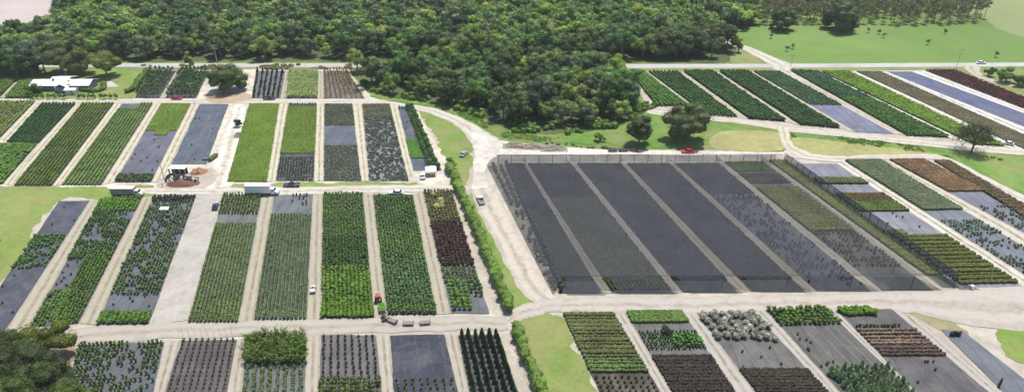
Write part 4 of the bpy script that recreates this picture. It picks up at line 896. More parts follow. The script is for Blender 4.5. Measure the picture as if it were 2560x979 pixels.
# foreground trees, bottom left
for px, py, r, h, c, l in ((124, 896, 6.8, 9.0, (.075, .105, .022), 'yellow-green tree, topmost of the foreground trees at the bottom left'), (55, 962, 8.4, 10, (.033, .052, .020), 'dark green tree in the middle of the foreground trees'),
        (2, 925, 7.0, 10, (.033, .053, .021), 'dark green tree at the left edge of the foreground trees'), (130, 985, 5.8, 8, (.036, .058, .021), 'dark green tree below the yellow-green foreground tree'),
        (176, 1030, 5.0, 6.5, (.06, .10, .024), 'bright green small tree at the right of the foreground trees'), (20, 1050, 7.5, 9, (.045, .07, .02), 'mid green tree cut by the bottom left corner'), (-90, 1060, 8, 10, (.05, .08, .03), 'dark tree just outside the left edge')):
    tree('foreground_tree', px, py, r, h, c, l, 14000, .34, .08, 40)
tree('edge_tree', -22, 640, 4.5, 8, (.04, .065, .03), 'dark tree at the left picture edge beside the lawn', 2500, .4, .1, 18)
# pines
def pine(h):
    g = Geo(); C = []
    for i in range(17):
        z = h*rng.uniform(.48, 1); a = rng.uniform(0, 6.28); r = rng.uniform(.3, 2.2)*(1.25-z/h)*1.6
        s = sph(9); c = np.array([r*math.cos(a), r*math.sin(a), z]); leaves(g, c+s*np.array([1.1, 1.1, .5]), s, 1.05, (.10, .118, .075), .25)
    t = Geo(); tube(t, [(0, 0, -.2), (rng.normal(0, .15), 0, h*.5), (0, 0, h*.95)], [.24, .19, .06], 5, 0, (.34, .31, .28)); return g.mesh('crown', [FOL]), t.mesh('trunk', [FOL]), g.arr(), t.arr()
PN = [pine(h) for h in (11, 12.5, 13.5, 12, 14, 10.5)]
def both(a, b):
    g = Geo(); g.add(a[0], a[1], 0, a[3]); g.add(b[0], b[1], 0, b[3]); return g.arr()
PP = scatter([(1875, 40), (1900, 62), (2050, 60), (2120, 62), (2250, 64), (2350, 62), (2430, 58), (2478, 48), (2440, 30), (2390, 12), (2330, -8), (2270, -45), (1800, -45), (1820, 10)], 5.4)
PP = PP[rng.uniform(size=len(PP)) < .93]; PP = PP[np.argsort(PP[:, 1])]; print('pines', len(PP))
for i, p in enumerate(PP[:300]):
    c, t = PN[rng.integers(0, 6)][:2]; o = empty('pine_tree', (*p, 0), rng.uniform(0, 6.28), label='thin bare-trunked pine with a small sparse crown in the open pine stand', cat='pine tree', group='pines of the open stand')
    s = rng.uniform(.8, 1.2); o.scale = (s, s, s); link('crown', c, o); link('trunk', t, o)
if len(PP) > 300:
    g = Geo(); q = PP[300:]; stamp(g, [both(a[2], a[3]) for a in PN], np.c_[q, np.zeros(len(q))], rng.uniform(.8, 1.2, len(q)), rng.uniform(.75, 1.2, (len(q), 1))*np.ones(3))
    tag(link('far_pines', g.mesh('far_pines', [FOL])), 'farther pines of the open stand at the upper right edge', 'pine wood', None, 'stuff')
# hedges
def hedge(name, path, w, h, label, col=(.085, .15, .03)):
    W = smooth_path(GA(path), False, 10); g = Geo(); L = np.r_[0, np.cumsum(np.linalg.norm(np.diff(W, axis=0), axis=1))]
    o = empty(name, (W[0][0], W[0][1], .1), label=label, cat='hedge')
    for s in np.arange(0, L[-1], .85):
        x, y = np.interp(s, L, W[:, 0])-W[0][0], np.interp(s, L, W[:, 1])-W[0][1]
        k = 1+.25*noise.noise(Vector((s*.2, 0, 0))); r = w*.5*k*rng.uniform(.8, 1.15); c = np.array([x+rng.normal(0, .3), y+rng.normal(0, .3), h*.5*k])
        t = np.array(col)*rng.uniform(.7, 1.25)
        g.add(CS3[0]*(1+rng.uniform(-.15, .15, (len(CS3[0]), 1)))*np.array([r*.8, r*.8, h*.42*k])+c, CS3[1], 0, t*.85)
        sp = sph(70); sp[:, 2] = abs(sp[:, 2])-.4*(rng.uniform(size=70) < .3); leaves(g, c+sp*np.array([r, r, h*.52*k])*rng.uniform(.8, 1.15, (70, 1)), sp, .38, t, .3)
    link('foliage', g.mesh('foliage', [FOL]), o)
hedge('hedge', [(1122, 425), (1136, 445), (1150, 485), (1170, 530), (1200, 600), (1232, 680), (1262, 750), (1275, 783)], 3.2, 3.4, 'long clipped green hedge beside the sand lane left of the shade house')
hedge('hedge', [(1291, 828), (1302, 862), (1322, 915), (1345, 965), (1370, 1020)], 3.0, 3.2, 'short green hedge at the bottom edge left of the lawn strip')
hedge('garden_hedge', [(372, 178), (355, 196), (345, 212), (334, 226), (318, 232)], 3.0, 2.2, 'loose garden hedge along the right side of the house lawn', (.075, .13, .035))
hedge('garden_hedge', [(205, 227), (225, 230), (250, 229), (262, 222), (258, 212)], 2.6, 1.8, 'curved hedge around the yard right of the small shed', (.075, .12, .035))
hx = [85, 96, 107, 124, 138, 152, 165, 200, 211, 225, 237, 254, 266, 279, 292]
sg = [crown(1.35, .3, 2.4, 8, 420, .4, (.065, .125, .03)).mesh('garden_shrub', [FOL]) for _ in range(3)]
for i, x in enumerate(hx):
    o = link('garden_shrub', sg[i % 3], loc=(*G(x, 248), .1), rz=i); tag(o, 'round clipped shrub in the row in front of the house garden', 'shrub', 'row of clipped garden shrubs')
tag(link('block_shrub', crown(2.1, .2, 3.2, 14, 900, .4, (.03, .06, .025)).mesh('block_shrub', [FOL]), loc=(*G(597, 317), .2)), 'dark square clump of shrubs on the white sand beside the bright green bed', 'shrub')
o = mat_sheet([(590, 331), (606, 331), (602, 346), (583, 346)], (.12, .14, .09), 'small greenish fabric patch beside the bright green bed'); o['group'] = ''

# ================================================================ VEHICLES AND BUILT THINGS
def extr(prof, w, bevel=.04, y0=0, top=None):
    """side profile (x, z) extruded across the width; returns a bmesh"""
    bm = bmesh.new(); n = len(prof)
    a = [bm.verts.new((x, y0-w/2*(top(z) if top else 1), z)) for x, z in prof]; b = [bm.verts.new((x, y0+w/2*(top(z) if top else 1), z)) for x, z in prof]
    bm.faces.new(a); bm.faces.new(b[::-1])
    for i in range(n): j = (i+1) % n; bm.faces.new((a[j], a[i], b[i], b[j]))
    bmesh.ops.recalc_face_normals(bm, faces=bm.faces)
    if bevel: bmesh.ops.bevel(bm, geom=bm.edges[:], offset=bevel, segments=2, affect='EDGES', profile=.6)
    return bm
def part(name, bm, mat, parent, loc=(0, 0, 0), rz=0):
    me = bpy.data.meshes.new(name); bm.to_mesh(me); bm.free(); me.materials.append(mat)
    return link(name, me, parent, loc, rz)
def pbox(name, c, s, mat, parent, bevel=.03, top=1.0, rz=0):
    bm = extr([(-s[0]/2, -s[2]/2), (s[0]/2, -s[2]/2), (s[0]/2*top, s[2]/2), (-s[0]/2*top, s[2]/2)], s[1], bevel)
    return part(name, bm, mat, parent, c, rz)
WC = {}
def wheel(parent, x, y, r=.33, w=.24):
    if (r, w) not in WC:
        bm = bmesh.new(); bmesh.ops.create_cone(bm, cap_ends=True, segments=16, radius1=r, radius2=r, depth=w, matrix=Matrix.Rotation(R(90), 4, 'X'))
        bmesh.ops.bevel(bm, geom=[e for e in bm.edges if len(e.link_faces) == 2 and any(len(f.verts) > 8 for f in e.link_faces)], offset=w*.15, segments=1, affect='EDGES')
        me = bpy.data.meshes.new('wheel'); bm.to_mesh(me); bm.free(); me.materials.append(TYRE); WC[(r, w)] = me
        bm = bmesh.new(); bmesh.ops.create_cone(bm, cap_ends=True, segments=12, radius1=r*.58, radius2=r*.58, depth=w+.02, matrix=Matrix.Rotation(R(90), 4, 'X'))
        me = bpy.data.meshes.new('rim'); bm.to_mesh(me); bm.free(); me.materials.append(SILVER); WC[(r, w, 1)] = me
    o = link('wheel', WC[(r, w)], parent, (x, y, r)); link('rim', WC[(r, w, 1)], o); return o
def car(name, px, py, rz, paint, label, L=4.6, W=1.8, hh=1.45, cat='car'):
    o = empty(name, (*G(px, py), .18), R(rz), label=label, cat=cat)
    part('body', extr([(-L/2, .3), (L/2, .3), (L/2, .62), (L*.46, .74), (L*.2, .92), (-L*.36, .96), (-L*.49, .86)], W, .07), paint, o)
    tf = lambda z: 1-.16*max(0, (z-.9)/(hh-.9))
    part('windows', extr([(L*.23, .90), (L*.07, hh-.05), (-L*.24, hh-.05), (-L*.40, .92)], W*.93, .03, 0, tf), GLASS, o)
    part('roof', extr([(L*.08, hh-.06), (L*.05, hh+.01), (-L*.22, hh+.01), (-L*.26, hh-.06)], W*.83, .02), paint, o)
    for s in (-1, 1):
        wheel(o, L*.31, s*(W/2-.1)); wheel(o, -L*.30, s*(W/2-.1))
        pbox('headlight', (L/2-.02, s*W*.36, .62), (.08, .3, .14), OFFW, o, .01); pbox('tail_light', (-L/2+.03, s*W*.38, .72), (.08, .25, .16), RED, o, .01)
    return o
def pickup(name, px, py, rz, paint, label, L=5.6, W=1.95):
    o = empty(name, (*G(px, py), .18), R(rz), label=label, cat='pickup truck')
    part('body', extr([(-L/2, .45), (L/2, .45), (L/2, .85), (L*.46, 1.0), (L*.2, 1.08), (-L*.12, 1.1), (-L*.12, .62), (-L*.48, .62), (-L*.48, 1.05), (-L/2, 1.05)], W, .03), paint, o)
    for s in (-1, 1): pbox('bed_side', (-L*.31, s*(W/2-.06), .85), (L*.37, .12, .45), paint, o, .02)
    part('windows', extr([(L*.2, 1.05), (L*.1, 1.7), (-L*.09, 1.7), (-L*.12, 1.05)], W*.92, .03, 0, lambda z: 1-.15*max(0, (z-1.05)/.65)), GLASS, o)
    part('roof', extr([(L*.1, 1.68), (L*.08, 1.76), (-L*.08, 1.76), (-L*.1, 1.68)], W*.8, .02), paint, o)
    pbox('bed_floor', (-L*.3, 0, .68), (L*.34, W*.8, .05), STEEL, o, 0)
    for s in (-1, 1):
        wheel(o, L*.32, s*(W/2-.1), .38, .26); wheel(o, -L*.30, s*(W/2-.1), .38, .26); pbox('headlight', (L/2-.02, s*W*.36, .78), (.08, .3, .16), OFFW, o, .01)
    return o
def truck(name, px, py, rz, boxm, cabm, label, LB=8.6, W=2.5, HB=2.75, roofm=None, dark=False):
    o = empty(name, (*G(px, py), .18), R(rz), label=label, cat='box truck')
    pbox('cargo_box', (-LB/2+1.6, 0, 1.05+HB/2), (LB, W, HB), boxm, o, .04)
    pbox('box_roof', (-LB/2+1.6, 0, 1.05+HB+.03), (LB-.1, W-.1, .05), roofm or WHITE, o, 0)
    pbox('side_skirt', (-LB/2+1.6, 0, .82), (LB*.96, W*.9, .42), STEEL if not dark else BLACKP, o, .02)
    dr = pbox('side_door', (-.4+.6-LB*.12, -W/2-.015, 1.1+HB*.46), (1.1, .05, HB*.78), boxm, o, .01); pbox('handle', (.4, -.05, 0), (.08, .05, .4), STEEL, dr, 0)
    part('cab', extr([(1.75, .5), (4.1, .5), (4.1, 1.1), (3.9, 1.45), (3.1, 1.6), (2.75, 2.4), (1.75, 2.45)], W*.86, .06, 0, lambda z: 1-.1*max(0, (z-1.5)/1)), cabm, o)
    part('windshield', extr([(3.16, 1.62), (2.86, 2.26), (2.80, 2.26), (3.08, 1.62)], W*.74, .005), GLASS, o)
    for s in (-1, 1):
        pbox('side_window', (2.45, s*W*.415, 1.95), (.8, .04, .5), GLASS, o, .005); pbox('headlight', (4.08, s*W*.32, .85), (.08, .35, .2), OFFW, o, .01)
        wheel(o, 3.25, s*(W/2-.25), .48, .28); wheel(o, -LB+3.6, s*(W/2-.25), .48, .4)
    pbox('bumper', (4.15, 0, .55), (.15, W*.85, .25), STEEL, o, .02)
    return o
truck('white_box_truck', 668, 486, 0, WHITE, WHITE, 'long white box truck with a white cab parked at the crossing lane')
truck('tan_box_truck', 330, 490, 0, GREYP, OFFW, 'worn grey-tan box truck with a white roof parked beside the lawn', 8.0, 2.4, 2.2, OFFW, True)
car('parked_car', 443, 249, 0, RED, 'dark red car parked before the bed of young trees', 5.0)
car('parked_car', 1719, 382, 180, RED2, 'bright red car parked on the sand behind the shade house', 4.9, 1.8, 1.5)
pickup('pickup_truck', 730, 466, 180, NAVY, 'dark blue pickup on the grass strip right of the white box truck')
car('parked_car', 991, 485, 180, WHITE, 'white car on the crossing lane above the fully green bed', 5.0)
car('parked_car', 540, 520, 103, BLACKP, 'black car alone at the far end of the wide sand road', 4.3, 1.85)
pickup('pickup_truck', 1202, 504, 106, OFFW, 'tan pickup beside the long hedge and the shade house')
car('parked_car', 1160, 388, 66, SILVER, 'silver car parked on the grass left of the white sand junction', 4.6)
car('moving_car', 2452, 160, 0, WHITE, 'white car driving on the paved road at the upper right', 5.0, 1.85, 1.5)
car('parked_car', 1057, 444, 100, WHITE, 'small white car beside the white canopy tent', 4.0, 1.75, 1.5)
pickup('pickup_truck', 674, 249, 0, BLACKP, 'black pickup in front of the narrow dark trees')
car('parked_car', 2518, 362, 150, OFFW, 'small whitish car right of the lone oak', 4.2)
# farm vehicles
t = empty('red_tractor', (*G(946, 752), .18), R(105), label='red tractor pulling a green trailer load in the lane between two green beds', cat='tractor')
pbox('hood', (1.0, 0, 1.05), (1.6, .7, .6), RUST, t, .08); pbox('chassis', (.2, 0, .7), (2.6, .5, .35), STEEL, t, .03); pbox('seat', (-.55, 0, 1.15), (.45, .5, .35), BLACKP, t, .05)
pbox('canopy', (-.45, 0, 2.15), (1.5, 1.35, .08), RUST, t, .03)
for x in (-1.05, .15):
    for s in (-1, 1): pbox('canopy_post', (x, s*.55, 1.55), (.06, .06, 1.2), STEEL, t, 0)
for s in (-1, 1): wheel(t, -.55, s*.75, .72, .4); wheel(t, 1.35, s*.6, .42, .25); pbox('fender', (-.55, s*.72, 1.5), (1.0, .45, .08), RUST, t, .03)
def wagon(px, py, rz, label, L=2.7, W=1.3, group=None, rail=True):
    o = empty('flat_wagon', (*G(px, py), .18), R(rz), label=label, cat='wagon', group=group)
    pbox('deck', (0, 0, .62), (L, W, .1), WOOD, o, .01)
    for x in (-L*.33, L*.33):
        for s in (-1, 1): wheel(o, x, s*W*.42, .26, .18)
    pbox('draw_bar', (L/2+.25, 0, .45), (.5, .08, .08), STEEL, o, 0)
    if rail:
        for s in (-1, 1): pbox('end_rail', (s*(L/2-.05), 0, .85), (.07, W, .4), WOOD, o, .01)
    return o
wagon(955, 775, 104, 'wagon hitched behind the red tractor under a green plant load', 3.4, 1.7)
wagon(962, 797, 112, 'small wagon with dark pots behind the tractor load', 2.6, 1.6)
wagon(982, 806, 150, 'leftmost of three empty flat wagons on the lower cross road'); wagon(1022, 812, 180, 'middle of three empty flat wagons on the lower cross road'); wagon(1064, 810, 188, 'rightmost of three empty flat wagons on the lower cross road')
x, y = G(955, 775); cc = Geo(); 
for i in range(7):
    for j in range(14): cc.add(*(lambda a: (a[0]+np.array([(-.75+.25*i), -1.5+.23*j, .68]), a[1]))(plant('bush', .5, .17, (.10, .22, .03), 8, False).arr()[:2]), 0, np.array((.10, .22, .03))*rng.uniform(.8, 1.2))
tag(link('plant_load', cc.mesh('plant_load', PM), loc=(x, y, .18), rz=R(14)), 'bright green tray load of small plants on the wagon behind the tractor', 'plant load')
x, y = G(962, 797)
for i in range(5): tag(link('dark_pot', protos('bush', .8, .35, (.05, .07, .05), 20)[i % 4].mesh('dark_pot', PM), loc=(x+.45*(i % 2)-.3, y-.8+.45*(i//2), .85)), 'dark pot plant on the small wagon behind the tractor load', 'pot plant', 'pots on the small wagon')
# utility cart with a seated driver
c = empty('utility_cart', (*G(783, 728), .18), R(100), label='small pale utility cart with a driver in the narrow lane between two green beds', cat='utility cart')
pbox('cargo_bed', (-.75, 0, .72), (1.4, 1.3, .45), OFFW, c, .04); pbox('front_body', (1.0, 0, .65), (.9, 1.25, .5), OFFW, c, .08); pbox('seat', (.15, 0, .7), (.5, 1.1, .3), BLACKP, c, .04)
for s in (-1, 1):
    wheel(c, 1.0, s*.6, .3, .2); wheel(c, -.9, s*.6, .3, .2)
    pbox('roll_bar', (.0, s*.58, 1.3), (.06, .06, 1.1), STEEL, c, 0)
def person(px, py, rz, z0, cloth, legs, label, seated=False, loc=None):
    bm = bmesh.new(); L = bm.verts.layers.skin.verify()
    if seated: J = {'pel': (0, 0, .0), 'ch': (-.02, 0, .38), 'nk': (0, 0, .54), 'hd': (.02, 0, .66), 'ht': (.02, 0, .76), 'kl': (.42, .12, .02), 'kr': (.42, -.12, .02), 'fl': (.46, .13, -.4), 'fr': (.46, -.13, -.4), 'sl': (0, .2, .46), 'sr': (0, -.2, .46), 'el': (.12, .26, .2), 'er': (.12, -.26, .2), 'hl': (.38, .14, .22), 'hr': (.38, -.14, .22)}
    else: J = {'pel': (0, 0, .92), 'ch': (0, 0, 1.28), 'nk': (0, 0, 1.47), 'hd': (.02, 0, 1.58), 'ht': (.02, 0, 1.7), 'kl': (.05, .12, .48), 'kr': (.02, -.12, .48), 'fl': (.02, .13, .06), 'fr': (-.05, -.13, .06), 'sl': (0, .2, 1.4), 'sr': (0, -.2, 1.4), 'el': (-.02, .27, 1.13), 'er': (-.02, -.27, 1.13), 'hl': (.1, .24, .9), 'hr': (.1, -.24, .9)}
    rad = {'pel': .15, 'ch': .17, 'nk': .06, 'hd': .1, 'ht': .085, 'kl': .07, 'kr': .07, 'fl': .05, 'fr': .05, 'sl': .08, 'sr': .08, 'el': .05, 'er': .05, 'hl': .04, 'hr': .04}
    V = {k: bm.verts.new(v) for k, v in J.items()}
    for k, v in V.items(): v[L].radius = (rad[k], rad[k]); v[L].use_root = (k == 'pel')
    for s in ('pel ch', 'ch nk', 'nk hd', 'hd ht', 'pel kl', 'kl fl', 'pel kr', 'kr fr', 'ch sl', 'sl el', 'el hl', 'ch sr', 'sr er', 'er hr'):
        a, b = s.split(); bm.edges.new((V[a], V[b]))
    me = bpy.data.meshes.new('person'); bm.to_mesh(me); bm.free()
    m, nt, b = new_mat('clothed_figure'); p = nt.nodes.new('ShaderNodeTexCoord'); sp = nt.nodes.new('ShaderNodeSeparateXYZ'); nt.links.new(p.outputs['Object'], sp.inputs[0])
    zz = (.0, .5) if seated else (.88, 1.46)
    r1 = nd(nt, 'ShaderNodeMath', operation='GREATER_THAN'); nt.links.new(sp.outputs[2], r1.inputs[0]); r1.inputs[1].default_value = zz[0]+.06
    r2 = nd(nt, 'ShaderNodeMath', operation='GREATER_THAN'); nt.links.new(sp.outputs[2], r2.inputs[0]); r2.inputs[1].default_value = zz[1]+.03
    cc_ = mixc(nt, mixc(nt, legs, cloth, r1.outputs[0]), (.35, .2, .13), r2.outputs[0]); nt.links.new(cc_, b.inputs['Base Color']); me.materials.append(m)
    o = link('person', me, loc=loc or (*G(px, py), z0), rz=R(rz)); sk = o.modifiers.new('Skin', 'SKIN'); ss = o.modifiers.new('Sub', 'SUBSURF'); ss.levels = ss.render_levels = 1
    tag(o, label, 'person'); hg = Geo(); hz = (.73 if seated else 1.67); hg.add(CS3[0]*np.array([.17, .17, .07])+np.array([.02, 0, hz]), CS3[1], 0); link('hat', hg.mesh('hat', [OFFW]), o); return o
x, y = G(783, 728)
person(0, 0, 90, 0, (.12, .12, .14), (.05, .06, .1), 'person in a dark shirt seated on the small utility cart', True, (x, y+.1, 1.05))
person(407, 468, 20, .2, (.05, .05, .06), (.04, .04, .06), 'person in dark clothes standing left of the red-brown mulch pile')
# canopy tent
t = empty('canopy_tent', (*G(1078, 436), .18), R(8), label='white canopy tent with a peaked top beside the far end of the hedge', cat='canopy tent')
g = Geo(); a = 2.0
for s in (-1, 1): g.add([(-a*1.05, s*a, 2.2), (a*1.05, s*a, 2.2), (a*1.05, 0, 3.1), (-a*1.05, 0, 3.1)], [[0, 1, 2, 3]])
g2 = Geo(); V = [(-a, -a, 2.2), (a, -a, 2.2), (a, a, 2.2), (-a, a, 2.2), (0, -a*.2, 3.2), (0, a*.2, 3.2), (-a, -a, 2.0), (a, -a, 2.0), (a, a, 2.0), (-a, a, 2.0)]
g2.add(V, [[0, 1, 4, 4], [1, 2, 5, 4], [2, 3, 5, 5], [3, 0, 4, 5], [6, 7, 1, 0], [7, 8, 2, 1], [8, 9, 3, 2], [9, 6, 0, 3]])
bm = bmesh.new(); vs = [bm.verts.new(v) for v in V]
for q in ((0, 1, 4), (1, 2, 5, 4), (2, 3, 5), (3, 0, 4, 5), (6, 7, 1, 0), (7, 8, 2, 1), (8, 9, 3, 2), (9, 6, 0, 3)): bm.faces.new([vs[i] for i in q])
part('canopy_top', bm, WHITE, t)
for x in (-1, 1):
    for y in (-1, 1): pbox('leg', (x*1.92, y*1.92, 1.02), (.08, .08, 2.04), STEEL, t, 0)
o = empty('folding_table', (*G(1079, 440), .2), 0, label='folding table with tall white legs under the canopy tent', cat='table'); pbox('tabletop', (0, 0, .75), (1.8, .75, .05), OFFW, o, .01)
for x in (-.8, .8): pbox('leg', (x, 0, .36), (.06, .6, .72), STEEL, o, 0)
# potting shed with machine
s_ = empty('potting_shed', (*G(447, 440), .18), R(-2), label='open grey potting shed with a flat white roof beside the red-brown mulch pile', cat='shed')
pbox('roof', (0, .5, 3.1), (6.4, 2.3, .14), ROOFW, s_, .02)
for x in (-2.9, -.9, 1.1, 2.9): pbox('wall_panel', (x, -.4, 1.5), (.45, .3, 2.9), GREYP, s_, .01)
pbox('back_wall', (0, 1.45, 1.5), (6.0, .1, 2.9), POT, s_, 0); pbox('counter', (0, -.75, .7), (5.6, .6, 1.1), STEEL, s_, .02)
pbox('shelf', (.8, .3, 2.0), (2.4, .8, .1), GREYP, s_, 0)
m_ = empty('potting_machine', (*G(473, 449), .18), R(-8), label='small metal potting machine with a conveyor beside the shed', cat='machine'); pbox('hopper', (0, 0, 1.2), (1.6, 1.3, 1.0), SILVER, m_, .03, 1.25); pbox('frame', (0, 0, .45), (1.5, 1.1, .6), STEEL, m_, .02); pbox('conveyor', (2.4, 0, .95), (3.4, .5, .12), POT, m_, .02)
for x in (1.2, 3.6): pbox('leg', (x, 0, .45), (.08, .5, .9), STEEL, m_, 0)
pts = [(414, 449), (416, 455), (470, 456), (478, 458), (484, 454), (490, 457), (419, 448), (425, 452), (431, 449), (437, 453), (443, 450), (449, 454), (455, 450), (461, 453), (423, 445), (466, 456), (428, 455), (440, 456)]
for i, (px, py) in enumerate(pts):
    g = Geo()
    for k in range(4): pot_geo(g, .42, .6+k*.22)
    tag(link('pot_stack', g.mesh('pot_stack', [POT, POT if i % 4 else OFFW]), loc=(*G(px, py), .19)), 'stack of nested black pots in front of the potting shed', 'pot stack', 'pot stacks before the potting shed')
def mound(name, px, py, rx, ry, h, mat, label, cat, rz=0, seed=1, pile=1.0):
    g = Geo(); n = 28; V = []; Q = []
    for i in range(n+1):
        for j in range(n+1):
            x, y = 2*i/n-1, 2*j/n-1; r = math.hypot(x, y); q = noise.noise(Vector((x*2.2, y*2.2, seed)))
            z = max(0, (1-r**1.5)+.5*q*pile)*max(0, min(1, (1-r)*4)); V.append((x*rx, y*ry, h*z+.02*noise.noise(Vector((x*20, y*20, seed)))-.04*(z <= 0)))
    for i in range(n):
        for j in range(n): a = i*(n+1)+j; Q.append([a, a+n+1, a+n+2, a+1])
    g.add(V, Q); me = g.mesh(name, [mat]); me.polygons.foreach_set('use_smooth', [True]*len(me.polygons))
    return tag(link(name, me, loc=(*G(px, py), .2), rz=R(rz)), label, cat)
mound('mulch_pile', 457, 460, 6.2, 3.0, 1.3, MULCH, 'wide red-brown mulch pile in front of the potting shed', 'mulch pile')
mound('soil_pile', 497, 431, 3.2, 2.8, 1.5, CLAY, 'orange soil pile right of the potting shed', 'soil pile', 0, 3); mound('soil_pile', 545, 243, 4.5, 2.6, .9, CLAY, 'orange soil heap at the foot of the big round oak', 'soil pile', 0, 5)
mound('brush_pile', 1300, 366, 7, 2.6, 1.5, DEBR, 'leftmost grey-brown brush pile beside the white sand road', 'brush pile', 0, 7, 1.6); mound('brush_pile', 1345, 369, 8, 2.8, 1.6, DEBR, 'middle grey-brown brush pile beside the white sand road', 'brush pile', -4, 9, 1.6); mound('brush_pile', 1384, 374, 5.5, 2.4, 1.2, DEBR, 'rightmost grey-brown brush pile beside the white sand road', 'brush pile', 0, 11, 1.6)
def trailer(px, py, L, label, load=None):
    o = empty('flat_trailer', (*G(px, py), .18), 0, label=label, cat='trailer'); pbox('deck', (0, 0, .7), (L, 2.0, .12), POT, o, .01)
    for s in (-1, 1):
        for x in (-.5, .5): wheel(o, x, s*.95, .34, .22)
    pbox('draw_bar', (-L/2-.6, 0, .55), (1.3, .1, .1), STEEL, o, 0); return o
trailer(1532, 378, 3.6, 'left dark flat trailer beside the sand road behind the shade house'); trailer(1558, 378, 3.8, 'right dark flat trailer beside the sand road behind the shade house')
mound('brush_heap', 1584, 378, 1.9, 1.1, 1.3, simple('rusty_brush', (.24, .12, .07), .9, 0, .3, 1), 'small rusty brown heap right of the two flat trailers', 'brush heap', 0, 4)
# empty wagons/plants on the road beside the blue bed
wagon(534, 398, 78, 'long wagon of olive plants beside the empty blue bed', 5.0, 1.6, rail=False)
x, y = G(534, 398); g = Geo(); stamp(g, [q.arr() for q in protos('bush', .9, .4, (.12, .15, .06), 12, 4, False)], np.array([(x+dx+dy*.2, y+dy, .88) for dx in (-.5, .1, .6) for dy in np.arange(-2.2, 2.3, .6)])); tag(link('wagon_plants', g.mesh('wagon_plants', PM)), 'olive plants loaded on the long wagon beside the blue bed', 'plant load')
c = empty('flatbed_cart', (*G(516, 400), .2), R(170), label='small dark cart with plants on the near end of the empty blue bed', cat='cart'); pbox('deck', (0, 0, .5), (2.8, 1.3, .1), STEEL, c, 0)
for x in (-.9, .9):
    for s in (-1, 1): wheel(c, x, s*.55, .25, .15)
# small white things
o = empty('roof_sheet', (*G(413, 528), .2), 0, label='small bent white roof panel lying among the clumps on the pale grey bed', cat='roof panel')
g = Geo(); g.add([(-1.6, -.8, .9), (1.6, -.8, .9), (1.4, .7, 1.25), (-1.4, .7, 1.25)], [[0, 1, 2, 3]]); g.add([(-1.6, -.8, .86), (1.6, -.8, .86), (1.4, .7, 1.21), (-1.4, .7, 1.21)], [[3, 2, 1, 0]]); link('panel', g.mesh('panel', [WHITE]), o)
for x in (-1.3, 1.3): pbox('leg', (x, -.5, .45), (.06, .06, .9), STEEL, o, 0)
# house
h = empty('farm_house', (*G(165, 220), .1), R(1), label='long low farm house with a white metal roof and a central front gable', cat='house')
pbox('wall', (0, 0, 1.35), (27, 7.5, 2.7), WALLG, h, 0)
def gable(name, L, W, z, rise, parent, loc, rz=0, th=.15):
    V = [(-L/2, -W/2, z), (L/2, -W/2, z), (L/2, 0, z+rise), (-L/2, 0, z+rise), (L/2, W/2, z), (-L/2, W/2, z)]; V += [(a, b, c-th) for a, b, c in V]
    me = bpy.data.meshes.new(name); me.from_pydata(V, [], [(0, 1, 2, 3), (3, 2, 4, 5), (9, 8, 7, 6), (11, 10, 8, 9), (0, 6, 7, 1), (5, 4, 10, 11), (1, 7, 8, 2), (2, 8, 10, 4), (3, 9, 6, 0), (5, 11, 9, 3)]); me.materials.append(ROOFW)
    return link(name, me, parent, loc, R(rz))
gable('roof', 28.6, 9.6, 2.75, 1.6, h, (0, 0, 0)); gable('gable_roof', 8.6, 6.4, 2.78, 1.5, h, (2.2, -3.0, .02), 90)
pbox('gable_wall', (2.2, -5.0, 1.35), (5.2, 3.2, 2.7), WALLG, h, 0); gable('rear_roof', 9, 12, 2.8, 1.7, h, (-2, 2.5, .25), 0)
for x in (-11, -8, -5, 6.5, 9, 11.5): f = pbox('window', (x, -3.76, 1.5), (1.2, .06, 1.1), WHITE, h, 0); pbox('pane', (0, -.03, 0), (1.0, .04, .9), GLASS, f, 0)
f = pbox('door', (-2.6, -3.77, 1.05), (1.0, .06, 2.1), WHITE, h, 0); pbox('handle', (.38, -.05, 0), (.05, .05, .12), STEEL, f, 0)
pbox('chimney', (-4.2, -.9, 4.1), (.9, .9, 1.8), WALLG, h, .02)
s_ = empty('garden_shed', (*G(182, 235), .1), 0, label='small pale shed with a white roof in front of the farm house', cat='shed'); pbox('wall', (0, 0, 1.15), (4.6, 2.8, 2.3), OFFW, s_, 0); gable('roof', 5.6, 3.6, 2.3, .7, s_, (0, 0, .05)); pbox('door', (.6, -1.42, 1.0), (.9, .05, 1.9), GREYP, s_, 0)
# utility poles
def upole(name, px, py, hh, label, arms=1, r=.16):
    o = empty(name, (*G(px, py), .1), 0, label=label, cat='utility pole'); g = Geo(); tube(g, [(0, 0, -.2), (0, 0, hh)], [r, r*.7], 8); link('pole', g.mesh('pole', [POLEM]), o)
    for k in range(arms):
        a = pbox('crossarm', (0, 0, hh-.35-k*1.6), (3.6, .16, .28), POLEM, o, .01)
        for x in (-1.5, -.5, .5, 1.5): pbox('insulator', (x, 0, .25), (.1, .1, .24), STEEL, a, .02)
    return o
upole('utility_pole', 545, 166, 11.5, 'pale utility pole with two crossarms beside the paved road', 2, .24); upole('light_pole', 410, 446, 13, 'thin dark pole beside the potting shed', 0, .12)
upole('light_pole', 487, 262, 10.5, 'thin grey pole at the corner near the parked red car', 1, .10); upole('utility_pole', 1801, 78, 9, 'wooden pole at the far end of the white side road', 0, .2)
upole('utility_pole', 1975, 176, 8, 'thin pole at the road junction on the right', 1, .12); upole('utility_pole', 2391, 168, 9.5, 'thin pole beside the paved road near the white moving car', 1, .12)
w0, w1, w2 = [np.array([*G(px, 166), 11.0]) for px in (545, 900, 1500)]
g = Geo()
